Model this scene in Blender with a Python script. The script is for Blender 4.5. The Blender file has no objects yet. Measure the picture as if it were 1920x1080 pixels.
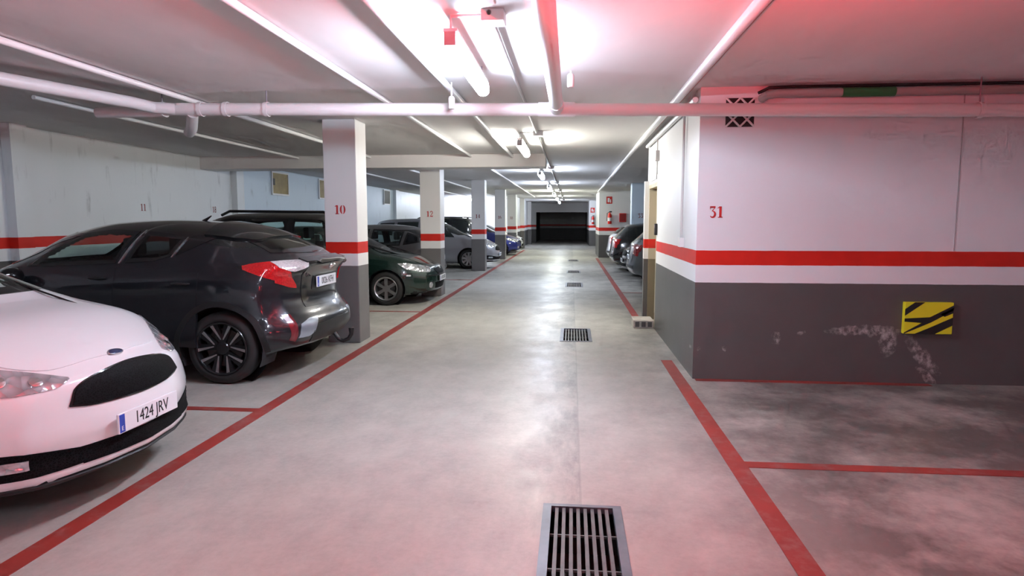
import bpy, bmesh, math, random
import numpy as np
from mathutils import Vector, Matrix
from mathutils.bvhtree import BVHTree

# ------------------------------------------------------------------ camera, world, exposure
S = bpy.context.scene
C = S.collection
CEIL = 2.80
cam = bpy.data.cameras.new('camera'); cam.sensor_width = 36.0; cam.lens = 36.0 * 1200 / 1920
cam.clip_start = 0.05; cam.clip_end = 200
co = bpy.data.objects.new('camera', cam); C.objects.link(co)
co.location = (0, 0, 1.55)
co.rotation_euler = (math.radians(90 - 5.994), 0, math.radians(5.303))
S.camera = co
W = bpy.data.worlds.new('world'); S.world = W; W.use_nodes = True
W.node_tree.nodes['Background'].inputs[0].default_value = (0.02, 0.022, 0.025, 1)
W.node_tree.nodes['Background'].inputs[1].default_value = 0.3
S.view_settings.view_transform = 'Standard'; S.view_settings.look = 'None'
S.view_settings.gamma = 1.0; S.view_settings.use_curve_mapping = False
S.view_settings.exposure = 0.0
LAMP = 138.0          # emission of the fluorescent diffusers
TAIL = 24.0         # emission of the lit stop lamps of the car behind the viewer
RED_LAMP = 25000.0       # emission of the unseen red lamp added to redden the ceiling
S.cycles.use_denoising = True
S.cycles.max_bounces = 7; S.cycles.diffuse_bounces = 4; S.cycles.glossy_bounces = 3
S.cycles.use_adaptive_sampling = True; S.cycles.adaptive_threshold = 0.12; S.cycles.adaptive_min_samples = 12
S.cycles.transparent_max_bounces = 8
S.cycles.sample_clamp_indirect = 6.0
random.seed(4)

# ------------------------------------------------------------------ materials
def nodes(name):
    m = bpy.data.materials.new(name); m.use_nodes = True
    nt = m.node_tree; return m, nt, nt.nodes['Principled BSDF']
def setp(b, **k):
    al = {'base': 'Base Color', 'rough': 'Roughness', 'metal': 'Metallic', 'coat': 'Coat Weight', 'coatr': 'Coat Roughness', 'spec': 'Specular IOR Level', 'emit': 'Emission Color', 'estr': 'Emission Strength', 'ior': 'IOR'}
    for a, v in k.items():
        i = b.inputs[al[a]]
        if a in ('base', 'emit'): i.default_value = (v[0], v[1], v[2], 1)
        else: i.default_value = v
def mth(nt, op, a, b=None, clamp=False):
    n = nt.nodes.new('ShaderNodeMath'); n.operation = op; n.use_clamp = clamp
    for i, v in enumerate((a, b)):
        if v is None: continue
        if isinstance(v, (int, float)): n.inputs[i].default_value = v
        else: nt.links.new(v, n.inputs[i])
    return n.outputs[0]
def mix(nt, fac, a, b):
    n = nt.nodes.new('ShaderNodeMix'); n.data_type = 'RGBA'
    for key, v in ((0, fac), (6, a), (7, b)):
        if isinstance(v, (int, float)): n.inputs[key].default_value = v
        elif isinstance(v, tuple): n.inputs[key].default_value = (v[0], v[1], v[2], 1)
        else: nt.links.new(v, n.inputs[key])
    return n.outputs[2]
def pos(nt, scale=None):
    g = nt.nodes.new('ShaderNodeNewGeometry'); o = g.outputs['Position']
    if scale:
        v = nt.nodes.new('ShaderNodeVectorMath'); v.operation = 'MULTIPLY'; nt.links.new(o, v.inputs[0]); v.inputs[1].default_value = scale; o = v.outputs[0]
    return o
def noise(nt, vec, scale, detail=4, rough=.55, lo=.35, hi=.7):
    n = nt.nodes.new('ShaderNodeTexNoise'); n.inputs['Scale'].default_value = scale; n.inputs['Detail'].default_value = detail; n.inputs['Roughness'].default_value = rough
    nt.links.new(vec, n.inputs['Vector'])
    r = nt.nodes.new('ShaderNodeMapRange'); r.inputs[1].default_value = lo; r.inputs[2].default_value = hi; nt.links.new(n.outputs[0], r.inputs[0])
    return r.outputs[0]
def sepz(nt):
    s = nt.nodes.new('ShaderNodeSeparateXYZ'); nt.links.new(pos(nt), s.inputs[0]); return s.outputs
def bump(nt, b, h, strength=.2, dist=.01):
    n = nt.nodes.new('ShaderNodeBump'); n.inputs['Strength'].default_value = strength; n.inputs['Distance'].default_value = dist
    nt.links.new(h, n.inputs['Height']); nt.links.new(n.outputs[0], b.inputs['Normal'])
_pm = {}
def plain(name, base, rough=.5, metal=0, coat=0, spec=.5, vary=0.0):
    if name in _pm: return _pm[name]
    m, nt, b = nodes(name); setp(b, base=base, rough=rough, metal=metal, coat=coat, coatr=.04, spec=spec)
    if vary:
        tc = nt.nodes.new('ShaderNodeTexCoord')
        f = noise(nt, tc.outputs['Object'], 6, 4, .6, .35, .7)
        nt.links.new(mix(nt, f, tuple(c * (1 - vary) for c in base), tuple(min(1, c * (1 + vary)) for c in base)), b.inputs['Base Color'])
    _pm[name] = m; return m
def emitter(name, col, st):
    m, nt, b = nodes(name); setp(b, base=(.8, .8, .8), rough=.4, emit=col, estr=st); return m
RED = (.66, .022, .012); GREY = (.105, .10, .097); WHT = (.80, .80, .80)
def wall_mat(name, white=WHT, grey=GREY, zg=.955, z1=1.125, z2=1.265, stains=.25, scuff=False, bands=True):
    m, nt, b = nodes(name); setp(b, rough=.45, spec=.35)
    x, y, z = sepz(nt)[0:3]
    st = noise(nt, pos(nt, (9, 9, 1.1)), 1.0, 6, .62, .55, .80)
    bl = noise(nt, pos(nt), 2.1, 5, .6, .5, .8)
    dirt = mth(nt, 'MULTIPLY', mth(nt, 'MULTIPLY', st, bl), stains * 2.2, True)
    wc = mix(nt, dirt, white, tuple(c * .42 for c in white))
    wc = mix(nt, mth(nt, 'MULTIPLY', noise(nt, pos(nt), 1.3, 3), .06), wc, tuple(c * .6 for c in white))
    col = wc
    if bands:
        wob = mth(nt, 'MULTIPLY', mth(nt, 'SUBTRACT', noise(nt, pos(nt), 7, 2, .5, 0, 1), .5), .006)
        zz = mth(nt, 'ADD', z, wob)
        rd = mth(nt, 'MULTIPLY', mth(nt, 'GREATER_THAN', zz, z1), mth(nt, 'LESS_THAN', zz, z2))
        gr = mth(nt, 'LESS_THAN', zz, zg)
        rc = mix(nt, mth(nt, 'MULTIPLY', noise(nt, pos(nt), 5, 4), .3), RED, tuple(c * .6 for c in RED))
        gc = mix(nt, mth(nt, 'MULTIPLY', noise(nt, pos(nt), 3, 5), .35), grey, tuple(c * .7 for c in grey))
        if scuff:
            ms = None
            wx = mth(nt, 'MULTIPLY', mth(nt, 'SUBTRACT', noise(nt, pos(nt), 9, 4, .6, 0, 1), .5), .16); wz = mth(nt, 'MULTIPLY', mth(nt, 'SUBTRACT', noise(nt, pos(nt, (1.3, 1, 1.7)), 8, 4, .6, 0, 1), .5), .14)
            x0_, z0_ = x, z; x = mth(nt, 'ADD', x, wx); zq = mth(nt, 'ADD', mth(nt, 'ADD', z, wz), mth(nt, 'MULTIPLY', mth(nt, 'SUBTRACT', x0_, 3.3), mth(nt, 'GREATER_THAN', x0_, 3.16)))
            for cx, cz, rx, rz in ((2.78, .50, .38, .055), (3.02, .40, .08, .16), (3.33, .30, .17, .10), (3.40, .16, .12, .06), (1.98, .42, .05, .07), (2.2, .48, .05, .03), (1.24, .30, .02, .03), (1.50, .30, .03, .02)):
                dx = mth(nt, 'POWER', mth(nt, 'ABSOLUTE', mth(nt, 'DIVIDE', mth(nt, 'SUBTRACT', x, cx), rx)), 2)
                dz = mth(nt, 'POWER', mth(nt, 'ABSOLUTE', mth(nt, 'DIVIDE', mth(nt, 'SUBTRACT', zq, cz), rz)), 2)
                e = mth(nt, 'SUBTRACT', 1.0, mth(nt, 'ADD', dx, dz), True)
                ms = e if ms is None else mth(nt, 'MAXIMUM', ms, e)
            nn = noise(nt, pos(nt, (1, 1, .8)), 22, 6, .7, .42, .66)
            gc = mix(nt, mth(nt, 'MULTIPLY', mth(nt, 'MULTIPLY', mth(nt, 'POWER', ms, .6), nn), .8, True), gc, (.62, .60, .58))
        col = mix(nt, gr, mix(nt, rd, wc, rc), gc)
    nt.links.new(col, b.inputs['Base Color'])
    bump(nt, b, noise(nt, pos(nt), 40, 4, .6, 0, 1), .12, .004)
    return m
M_WALLR = wall_mat('paint_wall_right', (.80, .81, .83), scuff=True, stains=.03)
M_WALL = wall_mat('paint_wall', stains=.08)
M_WALLL = wall_mat('paint_wall_stained', (.76, .79, .81), stains=1.0, zg=1.03, z1=1.19, z2=1.335)
M_COL = wall_mat('paint_column', (.82, .81, .80), (.17, .163, .16), stains=.04, zg=.985, z1=1.14, z2=1.285)
M_PLAIN = wall_mat('paint_plain', (.78, .77, .76), bands=False, stains=.12)
M_BLUEW = wall_mat('paint_blueish', (.62, .72, .80), bands=False, stains=1.2)

def ceiling_mat():
    m, nt, b = nodes('paint_ceiling'); setp(b, rough=.75, spec=.15)
    f = noise(nt, pos(nt, (1, .35, 1)), 1.2, 5, .6, .3, .75)
    nt.links.new(mix(nt, f, (.80, .79, .78), (.70, .69, .68)), b.inputs['Base Color'])
    bump(nt, b, noise(nt, pos(nt), 14, 4, .6, 0, 1), .08, .01); return m
def floor_mat():
    m, nt, b = nodes('concrete_floor'); setp(b, spec=.5)
    x, y, z = sepz(nt)[0:3]
    big = noise(nt, pos(nt, (1, .55, 1)), .55, 6, .62, .36, .66)
    med = noise(nt, pos(nt, (1, .7, 1)), 2.4, 6, .70, .36, .70)
    fine = noise(nt, pos(nt), 26, 5, .7, .3, .75)
    c = mix(nt, big, (.34, .33, .285), (.49, .48, .425))
    c = mix(nt, mth(nt, 'MULTIPLY', med, .6), c, (.22, .213, .195))
    c = mix(nt, mth(nt, 'MULTIPLY', fine, .28), c, (.58, .55, .53))
    # worn, dirtier bays to the right of the aisle
    rt = nt.nodes.new('ShaderNodeMapRange'); rt.inputs[1].default_value = .2; rt.inputs[2].default_value = 1.6; nt.links.new(x, rt.inputs[0])
    dirt = noise(nt, pos(nt, (1, .9, 1)), 1.1, 6, .72, .36, .57)
    c = mix(nt, mth(nt, 'MULTIPLY', mth(nt, 'MULTIPLY', dirt, rt.outputs[0]), .88), c, (.10, .092, .083))
    # trowelled strip beside the drains
    sr = nt.nodes.new('ShaderNodeMapRange'); sr.inputs[1].default_value = -.42; sr.inputs[2].default_value = .02; nt.links.new(x, sr.inputs[0])
    s1 = mth(nt, 'MULTIPLY', sr.outputs[0], mth(nt, 'LESS_THAN', x, .062))
    c = mix(nt, mth(nt, 'MULTIPLY', mth(nt, 'MULTIPLY', s1, noise(nt, pos(nt, (1, .3, 1)), 2.6, 6, .72, .44, .60)), .75), c, (.17, .17, .165))
    s2 = mth(nt, 'LESS_THAN', mth(nt, 'ABSOLUTE', mth(nt, 'SUBTRACT', x, .065)), .006)
    c = mix(nt, mth(nt, 'MULTIPLY', s2, .3), c, (.15, .145, .14))
    nt.links.new(c, b.inputs['Base Color'])
    r = nt.nodes.new('ShaderNodeMapRange'); r.inputs[3].default_value = .33; r.inputs[4].default_value = .50; nt.links.new(med, r.inputs[0]); nt.links.new(r.outputs[0], b.inputs['Roughness'])
    h = mth(nt, 'ADD', mth(nt, 'MULTIPLY', noise(nt, pos(nt, (1, .5, 1)), 5, 5, .6, 0, 1), 1.0), mth(nt, 'MULTIPLY', fine, .15))
    bump(nt, b, h, .10, .02); return m
def line_mat():
    m, nt, b = nodes('floor_paint'); setp(b, rough=.5)
    w = noise(nt, pos(nt), 7, 6, .7, .5, .78)
    d = noise(nt, pos(nt), 1.4, 4, .6, .35, .7)
    c = mix(nt, d, (.30, .035, .025), (.20, .030, .024))
    nt.links.new(mix(nt, mth(nt, 'MULTIPLY', w, .5), c, (.30, .24, .22)), b.inputs['Base Color']); return m
M_CEIL = ceiling_mat(); M_FLOOR = floor_mat(); M_LINE = line_mat()
M_PIPE = plain('pvc_white', (.80, .80, .80), .35)
M_CONDUIT = plain('conduit_grey', (.62, .61, .60), .45)
M_STEEL = plain('galvanised_steel', (.20, .21, .24), .42, .75, vary=.15)
M_BAR = plain('grate_bar_steel', (.15, .145, .14), .5, .6, vary=.2)
M_DARKPIT = plain('drain_pit', (.02, .018, .015), .9)
M_BLACK = plain('black_plastic', (.012, .012, .013), .45)
M_BLACKG = plain('black_gloss', (.008, .008, .009), .12, coat=.6)
M_RUBBER = plain('tyre_rubber', (.014, .014, .014), .75, vary=.2)
M_CHROME = plain('chrome', (.75, .76, .78), .12, 1)
M_ALLOY = plain('alloy_silver', (.52, .52, .53), .28, .85)
M_ALLOYD = plain('alloy_dark', (.015, .015, .017), .25, .3, coat=.4)
M_INT = plain('interior_dark', (.018, .018, .020), .8)
M_SEAT = plain('seat_fabric', (.05, .052, .055), .85)
M_PLATE = plain('plate_white', (.82, .83, .85), .35)
M_PBLUE = plain('plate_blue', (.02, .06, .42), .4)
M_PTXT = plain('plate_letters', (.012, .012, .014), .5)
M_REDP = plain('red_paint', RED, .45)
M_NUM = plain('stencil_red', (.50, .02, .02), .5)
M_NUMD = plain('stencil_faded', (.26, .06, .06), .6)
M_YEL = plain('hazard_yellow', (.78, .74, .02), .5)
M_FOAMB = plain('hazard_black', (.012, .012, .012), .6)
M_GREEN = plain('pipe_green_sleeve', (.03, .20, .07), .45)
M_TAN = plain('door_beige', (.42, .36, .24), .5, vary=.1)
M_TANP = plain('board_tan', (.36, .27, .12), .6, vary=.15)
M_WHITE = plain('white_plastic', (.82, .82, .82), .4)
M_DKCON = plain('dark_concrete', (.10, .10, .098), .8, vary=.2)
M_EMIT = emitter('lamp_diffuser_cool', (.84, .94, 1.14), LAMP)
M_EMITN = emitter('lamp_diffuser_neutral', (1.0, .98, .90), LAMP)
M_EMITG = emitter('lamp_diffuser_greenish', (.96, 1.0, .88), LAMP)
M_TAILON = emitter('stop_lamp_lit', (1.0, .035, .05), TAIL)
M_RED_LAMP = emitter('red_lamp_lens_lit', (1.0, .03, .05), RED_LAMP)

def glass_mat(name, tint, trans):
    m, nt, b = nodes(name); out = nt.nodes['Material Output']
    nt.nodes.remove(b)
    t = nt.nodes.new('ShaderNodeBsdfTransparent'); t.inputs[0].default_value = (tint[0] * trans, tint[1] * trans, tint[2] * trans, 1)
    g = nt.nodes.new('ShaderNodeBsdfGlossy'); g.inputs['Roughness'].default_value = .03; g.inputs[0].default_value = (1, 1, 1, 1)
    lw = nt.nodes.new('ShaderNodeLayerWeight'); lw.inputs[0].default_value = .5; frv = mth(nt, 'ADD', mth(nt, 'MULTIPLY', mth(nt, 'POWER', lw.outputs['Facing'], 4), .9), .05)
    mx = nt.nodes.new('ShaderNodeMixShader'); nt.links.new(frv, mx.inputs[0]); nt.links.new(t.outputs[0], mx.inputs[1]); nt.links.new(g.outputs[0], mx.inputs[2])
    nt.links.new(mx.outputs[0], out.inputs[0]); return m
M_GLASS = glass_mat('car_glass', (.86, 1, .95), .85)
M_GLASSD = glass_mat('car_glass_privacy', (.8, .9, 1), .10)
M_GLASSO = plain('car_glass_opaque', (.015, .02, .02), .06, spec=.7)
def lens_mat(name, c1, c2, scale, rough=.12, metal=.55, bstr=.12):
    m, nt, b = nodes(name); setp(b, rough=rough, metal=metal, coat=1.0, coatr=.03)
    tc = nt.nodes.new('ShaderNodeTexCoord')
    v = nt.nodes.new('ShaderNodeTexVoronoi'); v.inputs['Scale'].default_value = scale; nt.links.new(tc.outputs['Object'], v.inputs['Vector'])
    nt.links.new(mix(nt, v.outputs['Distance'], c1, c2), b.inputs['Base Color'])
    bump(nt, b, v.outputs['Distance'], bstr, .02); return m
M_HEAD = lens_mat('headlamp_lens', (.75, .77, .80), (.30, .31, .33), 18, bstr=.7)
M_TAILR = lens_mat('tail_lens_red', (.60, .006, .008), (.36, .003, .005), 60, .1, .05)
M_TAILW = lens_mat('tail_lens_clear', (.78, .72, .72), (.55, .48, .48), 60, .1, .2)
M_TAILD = lens_mat('tail_lens_dark', (.20, .004, .006), (.06, .002, .003), 30, .1, .1)
def mesh_grille():
    m, nt, b = nodes('grille_mesh'); setp(b, rough=.6, spec=.06, base=(.012, .012, .013))
    tc = nt.nodes.new('ShaderNodeTexCoord'); v = nt.nodes.new('ShaderNodeTexVoronoi'); v.feature = 'DISTANCE_TO_EDGE'; v.inputs['Scale'].default_value = 75
    nt.links.new(tc.outputs['Object'], v.inputs['Vector'])
    e = mth(nt, 'LESS_THAN', v.outputs[0], .12)
    nt.links.new(mix(nt, e, (.002, .002, .002), (.007, .007, .008)), b.inputs['Base Color']); return m
M_GRILLE = mesh_grille()
def paint(name, base, metal=.3, rough=.32):
    return plain('car_paint_' + name, base, rough, metal, 1.0)

# ------------------------------------------------------------------ mesh helpers
class MB:
    def __init__(s): s.v = []; s.f = []; s.m = []
    def add(s, vs, fs, mi=0):
        o = len(s.v); s.v += [tuple(p) for p in vs]
        for f in fs: s.f.append(tuple(i + o for i in f)); s.m.append(mi)
        return s
    def box(s, x0, x1, y0, y1, z0, z1, mi=0):
        return s.add([(x, y, z) for x in (x0, x1) for y in (y0, y1) for z in (z0, z1)],
                     [(0, 1, 3, 2), (4, 6, 7, 5), (0, 4, 5, 1), (2, 3, 7, 6), (0, 2, 6, 4), (1, 5, 7, 3)], mi)
    def tube(s, pts, r, n=12, mi=0, cap=True):
        pts = [Vector(p) for p in pts]; rs = r if isinstance(r, (list, tuple)) else [r] * len(pts)
        t0 = (pts[1] - pts[0]).normalized(); up = Vector((0, 0, 1)) if abs(t0.z) < .9 else Vector((1, 0, 0))
        a = t0.cross(up).normalized(); vs = []
        for i, p in enumerate(pts):
            t = (pts[min(i + 1, len(pts) - 1)] - pts[max(i - 1, 0)]).normalized()
            a = (a - t * a.dot(t)).normalized(); b = t.cross(a)
            for k in range(n):
                w = 2 * math.pi * k / n; vs.append(p + (a * math.cos(w) + b * math.sin(w)) * rs[i])
        fs = []
        for i in range(len(pts) - 1):
            for k in range(n): fs.append((i * n + k, i * n + (k + 1) % n, (i + 1) * n + (k + 1) % n, (i + 1) * n + k))
        if cap: fs += [tuple(range(n))[::-1], tuple(range((len(pts) - 1) * n, len(pts) * n))]
        return s.add(vs, fs, mi)
    def lathe(s, prof, n=32, axis='y', cen=(0, 0, 0), mi=0):
        vs = []; fs = []; m = len(prof)
        for k in range(n):
            w = 2 * math.pi * k / n
            for (r, h) in prof:
                if axis == 'y': vs.append((cen[0] + r * math.cos(w), cen[1] + h, cen[2] + r * math.sin(w)))
                elif axis == 'z': vs.append((cen[0] + r * math.cos(w), cen[1] + r * math.sin(w), cen[2] + h))
                else: vs.append((cen[0] + h, cen[1] + r * math.cos(w), cen[2] + r * math.sin(w)))
        for k in range(n):
            for j in range(m - 1): fs.append((k * m + j, ((k + 1) % n) * m + j, ((k + 1) % n) * m + j + 1, k * m + j + 1))
        return s.add(vs, fs, mi)
    def build(s, name, mats, parent=None, smooth=False, bevel=0, fix=True):
        me = bpy.data.meshes.new(name); me.from_pydata(s.v, [], s.f)
        for m in (mats if isinstance(mats, (list, tuple)) else [mats]): me.materials.append(m)
        if any(s.m): me.polygons.foreach_set('material_index', s.m)
        if fix or bevel:
            bm = bmesh.new(); bm.from_mesh(me)
            if fix: bmesh.ops.recalc_face_normals(bm, faces=bm.faces)
            if bevel: bmesh.ops.bevel(bm, geom=list(bm.edges), offset=bevel, segments=2, affect='EDGES', profile=.6)
            bm.to_mesh(me); bm.free()
        if smooth: me.polygons.foreach_set('use_smooth', [True] * len(me.polygons)); me.set_sharp_from_angle(angle=math.radians(38))
        me.update()
        o = bpy.data.objects.new(name, me); C.objects.link(o)
        if parent: o.parent = parent
        return o
def tag(o, label=None, cat=None, group=None, kind=None):
    if label: o['label'] = label
    if cat: o['category'] = cat
    if group: o['group'] = group
    if kind: o['kind'] = kind
    return o
def empty(name, loc=(0, 0, 0), rz=0):
    o = bpy.data.objects.new(name, None); C.objects.link(o); o.location = loc; o.rotation_euler = (0, 0, rz); return o
def copy_tree(o, parent=None):
    c = o.copy(); C.objects.link(c)
    if parent is not None: c.parent = parent
    for ch in list(o.children): copy_tree(ch, c)
    return c
def bx(name, mats, x0, x1, y0, y1, z0, z1, parent=None, bevel=0):
    return MB().box(x0, x1, y0, y1, z0, z1).build(name, mats, parent, bevel=bevel)
def struct(o): o['kind'] = 'structure'; return o
def text_mesh(name, s, size, mat, parent, loc, rot, sx=1.0, ext=.0008):
    cu = bpy.data.curves.new(name, 'FONT'); cu.body = s; cu.size = size; cu.extrude = ext; cu.align_x = 'CENTER'; cu.align_y = 'CENTER'; cu.resolution_u = 3; cu.offset = .0
    t = bpy.data.objects.new(name, cu); C.objects.link(t)
    dg = bpy.context.evaluated_depsgraph_get(); me = bpy.data.meshes.new_from_object(t.evaluated_get(dg))
    bpy.data.objects.remove(t); bpy.data.curves.remove(cu)
    me.materials.clear(); me.materials.append(mat)
    o = bpy.data.objects.new(name, me); C.objects.link(o); o.parent = parent; o.location = loc; o.rotation_euler = rot; o.scale = (sx, 1, 1)
    return o
# stencil numerals: (points, widths) ribbons in a .62 x 1 cell
def arc(cx, cy, rx, ry, a0, a1, n=10):
    return [(cx + rx * math.cos(math.radians(a0 + (a1 - a0) * i / n)), cy + ry * math.sin(math.radians(a0 + (a1 - a0) * i / n))) for i in range(n + 1)]
def fat(p, w0, w1): n = len(p) - 1; return (p, [w0 + (w1 - w0) * math.sin(math.pi * i / n) for i in range(n + 1)])
GLY = {
    '0': [fat(arc(.31, .5, .22, .47, 102, 258), .03, .19), fat(arc(.31, .5, .22, .47, 78, -78), .03, .19)],
    '1': [([(.33, .03), (.33, .97)], [.2, .2]), ([(.12, .035), (.54, .035)], [.07, .07]), ([(.08, .80), (.25, .93)], [.04, .09])],
    '2': [fat(arc(.31, .72, .2, .25, 175, -30), .12, .12), ([(.46, .58), (.12, .14)], [.14, .05]), ([(.08, .08), (.56, .08)], [.16, .16]), ([(.54, .1), (.55, .28)], [.05, .05])],
    '3': [([(.08, .92), (.54, .92)], [.15, .15]), ([(.1, .9), (.1, .72)], [.05, .04]), ([(.5, .86), (.26, .56)], [.06, .07]), fat(arc(.3, .3, .22, .27, 100, -150), .04, .18)],
    '4': [([(.42, .03), (.42, .97)], [.17, .17]), ([(.36, .93), (.05, .30)], [.05, .05]), ([(.04, .28), (.60, .28)], [.08, .08])],
    '6': [fat(arc(.34, .5, .24, .47, 75, 260), .04, .18), fat(arc(.33, .28, .19, .25, -80, 140), .04, .15)],
    '8': [fat(arc(.31, .74, .17, .22, 0, 360, 16), .1, .12), fat(arc(.31, .27, .2, .25, 0, 360, 16), .1, .16)],
}
def number(name, s, h, mat, parent, loc, rz, label=None):
    mb = MB(); x = -(.64 * len(s)) / 2
    for ch in s:
        for pts, ws in GLY[ch]:
            vs = []; fs = []; n = len(pts)
            for i, (px, py) in enumerate(pts):
                a = pts[max(i - 1, 0)]; b = pts[min(i + 1, n - 1)]; dx, dy = b[0] - a[0], b[1] - a[1]; l = math.hypot(dx, dy) or 1
                for sg in (-1, 1): vs.append(((x + px - dy / l * ws[i] / 2 * sg) * h, -.0015, (py - .5 + dx / l * ws[i] / 2 * sg) * h))
            for i in range(n - 1): fs.append((2 * i, 2 * i + 1, 2 * i + 3, 2 * i + 2))
            mb.add(vs, fs)
        x += .64
    o = mb.build(name, mat, parent); o.location = loc; o.rotation_euler = (0, 0, rz)
    if label: o['label'] = label
    return o

# ------------------------------------------------------------------ the room
Y0, Y1 = -12.0, 45.7
GX0, GX1 = -.14, .28
GRATES = [(2.40, 3.38), (8.18, 9.18), (15.06, 16.08), (19.1, 20.0), (24.7, 25.7)]
fl = MB()
for x0, x1 in ((-7.6, GX0), (GX1, 7.0)): fl.box(x0, x1, Y0, 54, -.12, 0)
yy = Y0
for a, b in GRATES + [(54, 54)]:
    fl.box(GX0, GX1, yy, a, -.12, 0); yy = b
struct(fl.build('floor', M_FLOOR))
struct(bx('ceiling', M_CEIL, -7.6, 7.0, Y0, 54, CEIL, CEIL + .2))
struct(bx('wall_left', M_WALLL, -7.6, -7.30, Y0, 34.4, 0, CEIL))
struct(bx('wall_left_end', M_PLAIN, -7.3, -2.9, 34.2, 34.4, 0, CEIL))
struct(bx('wall_left_far', M_WALL, -3.1, -2.9, 34.4, Y1, 0, CEIL))
struct(bx('wall_rear', M_PLAIN, -7.6, 7.0, Y0 - .2, Y0, 0, CEIL))
struct(bx('wall_right_near', M_PLAIN, 6.8, 7.0, Y0, 6.33, 0, CEIL))
# block beside the aisle with the doorway
blk = MB().box(1.2, 6.8, 6.33, 9.27, 0, CEIL).box(1.2, 6.8, 10.24, 10.42, 0, CEIL).box(1.2, 6.8, 9.27, 10.24, 2.10, CEIL).box(1.36, 6.8, 9.27, 10.24, 0, 2.10)
struct(blk.build('wall_right', M_WALLR))
bx('expansion_joint', plain('joint_grey', (.45, .45, .46), .7), 3.545, 3.555, 6.326, 6.331, 1.27, CEIL, bpy.data.objects['wall_right'])
struct(bx('wall_right_bays', M_WALL, 6.6, 6.8, 10.42, 27.3, 0, CEIL))
struct(bx('wall_right_block', M_WALL, 1.14, 6.8, 27.3, 30.8, 0, CEIL))
struct(bx('wall_right_recess', M_PLAIN, 6.0, 6.2, 30.8, 40, 0, CEIL))
struct(bx('wall_right_far', M_WALL, 1.08, 6.8, 40, Y1, 0, CEIL))
far = MB().box(-3.1, -2.52, Y1, Y1 + .3, 0, CEIL).box(1.07, 2.0, Y1, Y1 + .3, 0, CEIL).box(-2.52, 1.07, Y1, Y1 + .3, 2.15, CEIL)
struct(far.build('wall_far', M_WALL))
struct(bx('wall_beyond', wall_mat('paint_wall_grey', (.62, .62, .60), (.06, .06, .06), stains=.2), -4.5, 3, 52.8, 53, 0, CEIL))
struct(bx('wall_beyond_left', M_DKCON, -2.8, -2.6, Y1 + .3, 52.8, 0, CEIL))
struct(bx('wall_beyond_right', M_DKCON, 1.15, 1.35, Y1 + .3, 52.8, 0, CEIL))
tag(bx('ceiling_beam', M_PLAIN, -7.3, -.5, 12.16, 12.75, 2.56, CEIL, bevel=.008), 'shallow white concrete beam crossing the ceiling above the left bays', 'beam')

# pilasters of the left wall
for y0, wd in ((7.72, .26), (13.3, .3), (25.9, .5)):
    o = bx('trim_pilaster', M_WALLL, -7.31, -7.17, y0, y0 + wd, 0, CEIL); struct(o)
o = bx('trim_panel', M_BLUEW, -7.305, -7.295, 13.6, 25.9, 1.35, CEIL); struct(o)
for i, (a, b) in enumerate(((15.17, 16.02), (18.1, 18.75), (24.55, 25.3))):
    r = empty('boarded_vent', (-7.29, (a + b) / 2, 2.22))
    MB().box(0, .02, -(b - a) / 2, (b - a) / 2, 0, .5).build('board', M_TANP if i < 2 else plain('board_grey', (.22, .21, .19), .7), r)
    fr = MB(); h = (b - a) / 2
    for q in ((-h - .04, -h, -.04, .54), (h, h + .04, -.04, .54), (-h, h, -.04, 0), (-h, h, .5, .54)): fr.box(0, .035, q[0], q[1], q[2], q[3])
    fr.build('frame', M_PLAIN, r)
    if i == 0: MB().box(.02, .03, -h + .02, -h + .12, .2, .36).build('gap', M_BLACK, r)
    tag(r, ['tan boarded vent high on left wall above the dark boxy car', 'tan boarded vent half hidden behind the column numbered 10', 'grey boarded vent high on the left wall beside column numbered 12'][i], 'vent', 'boarded vents in the left wall')

# floor markings
def line(x0, x1, y0, y1, label):
    tag(bx('painted_line', M_LINE, x0, x1, y0, y1, 0, .003), label, 'floor marking')
line(-2.565, -2.445, Y0, 34, 'long red line painted on the floor along the left bays')
line(1.005, 1.125, Y0, 7.15, 'red line along the right bay ending beside the wall corner numbered 31')
line(.995, 1.105, 9.75, 26.8, 'faded red line along the right-hand cars beyond the step')
line(-7.2, -2.565, 4.87, 4.96, 'red bay divider on floor between white car and dark grey car')
line(1.125, 6.7, 4.02, 4.12, 'red bay divider on the floor in front of the wall numbered 31')
line(1.22, 3.4, 6.24, 6.325, 'worn faint red line at the foot of the wall numbered 31')
line(-7.2, -2.565, 10.62, 10.7, 'red bay divider on the floor beside the dark green car')
line(-7.2, -2.565, 16.6, 16.68, 'red bay divider across the empty bay before column numbered 14')
line(1.105, 6.4, 13.9, 13.98, 'red bay divider on floor in front of the nearest right-hand car')

# columns
COLS = [(7.835, .41, '10'), (12.95, .42, '12'), (19.7, .42, '14'), (25.8, .42, '16'), (30.8, .45, '18'), (36.3, .45, None), (42.5, .5, None)]
CW = ['nearest square column, white over grey with red band, stencilled 10', 'square column stencilled 12 with red band in front of grey hatchback', 'square column stencilled 14 hiding the wheel of the silver car', 'square column between the silver car and the blue car', 'cream white square column behind the blue car', 'far square column with red band just before the dark opening, second last', 'farthest square column at left edge of the dark opening']
for i, (y, d, s) in enumerate(COLS):
    x1 = -2.67
    c = bx('column', M_COL, x1 - .42, x1, y, y + d, 0, CEIL, bevel=.012)
    tag(c, CW[i], 'column', 'columns along the left of the aisle')
    if s: number('bay_number', s, .115 if i < 2 else .12, M_NUM if i < 2 else M_NUMD, c, (x1 - .22, y - .001, 1.69), 0, 'red stencilled number ' + s)
c = bx('column', M_BLUEW, 1.98, 2.50, 21.75, 22.2, 0, CEIL, bevel=.012); tag(c, 'pale blue column stencilled 33 behind the right-hand cars', 'column')
number('bay_number', '33', .14, M_NUMD, c, (2.28, 21.749, 1.72), 0, 'faded stencilled number 33')
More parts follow.
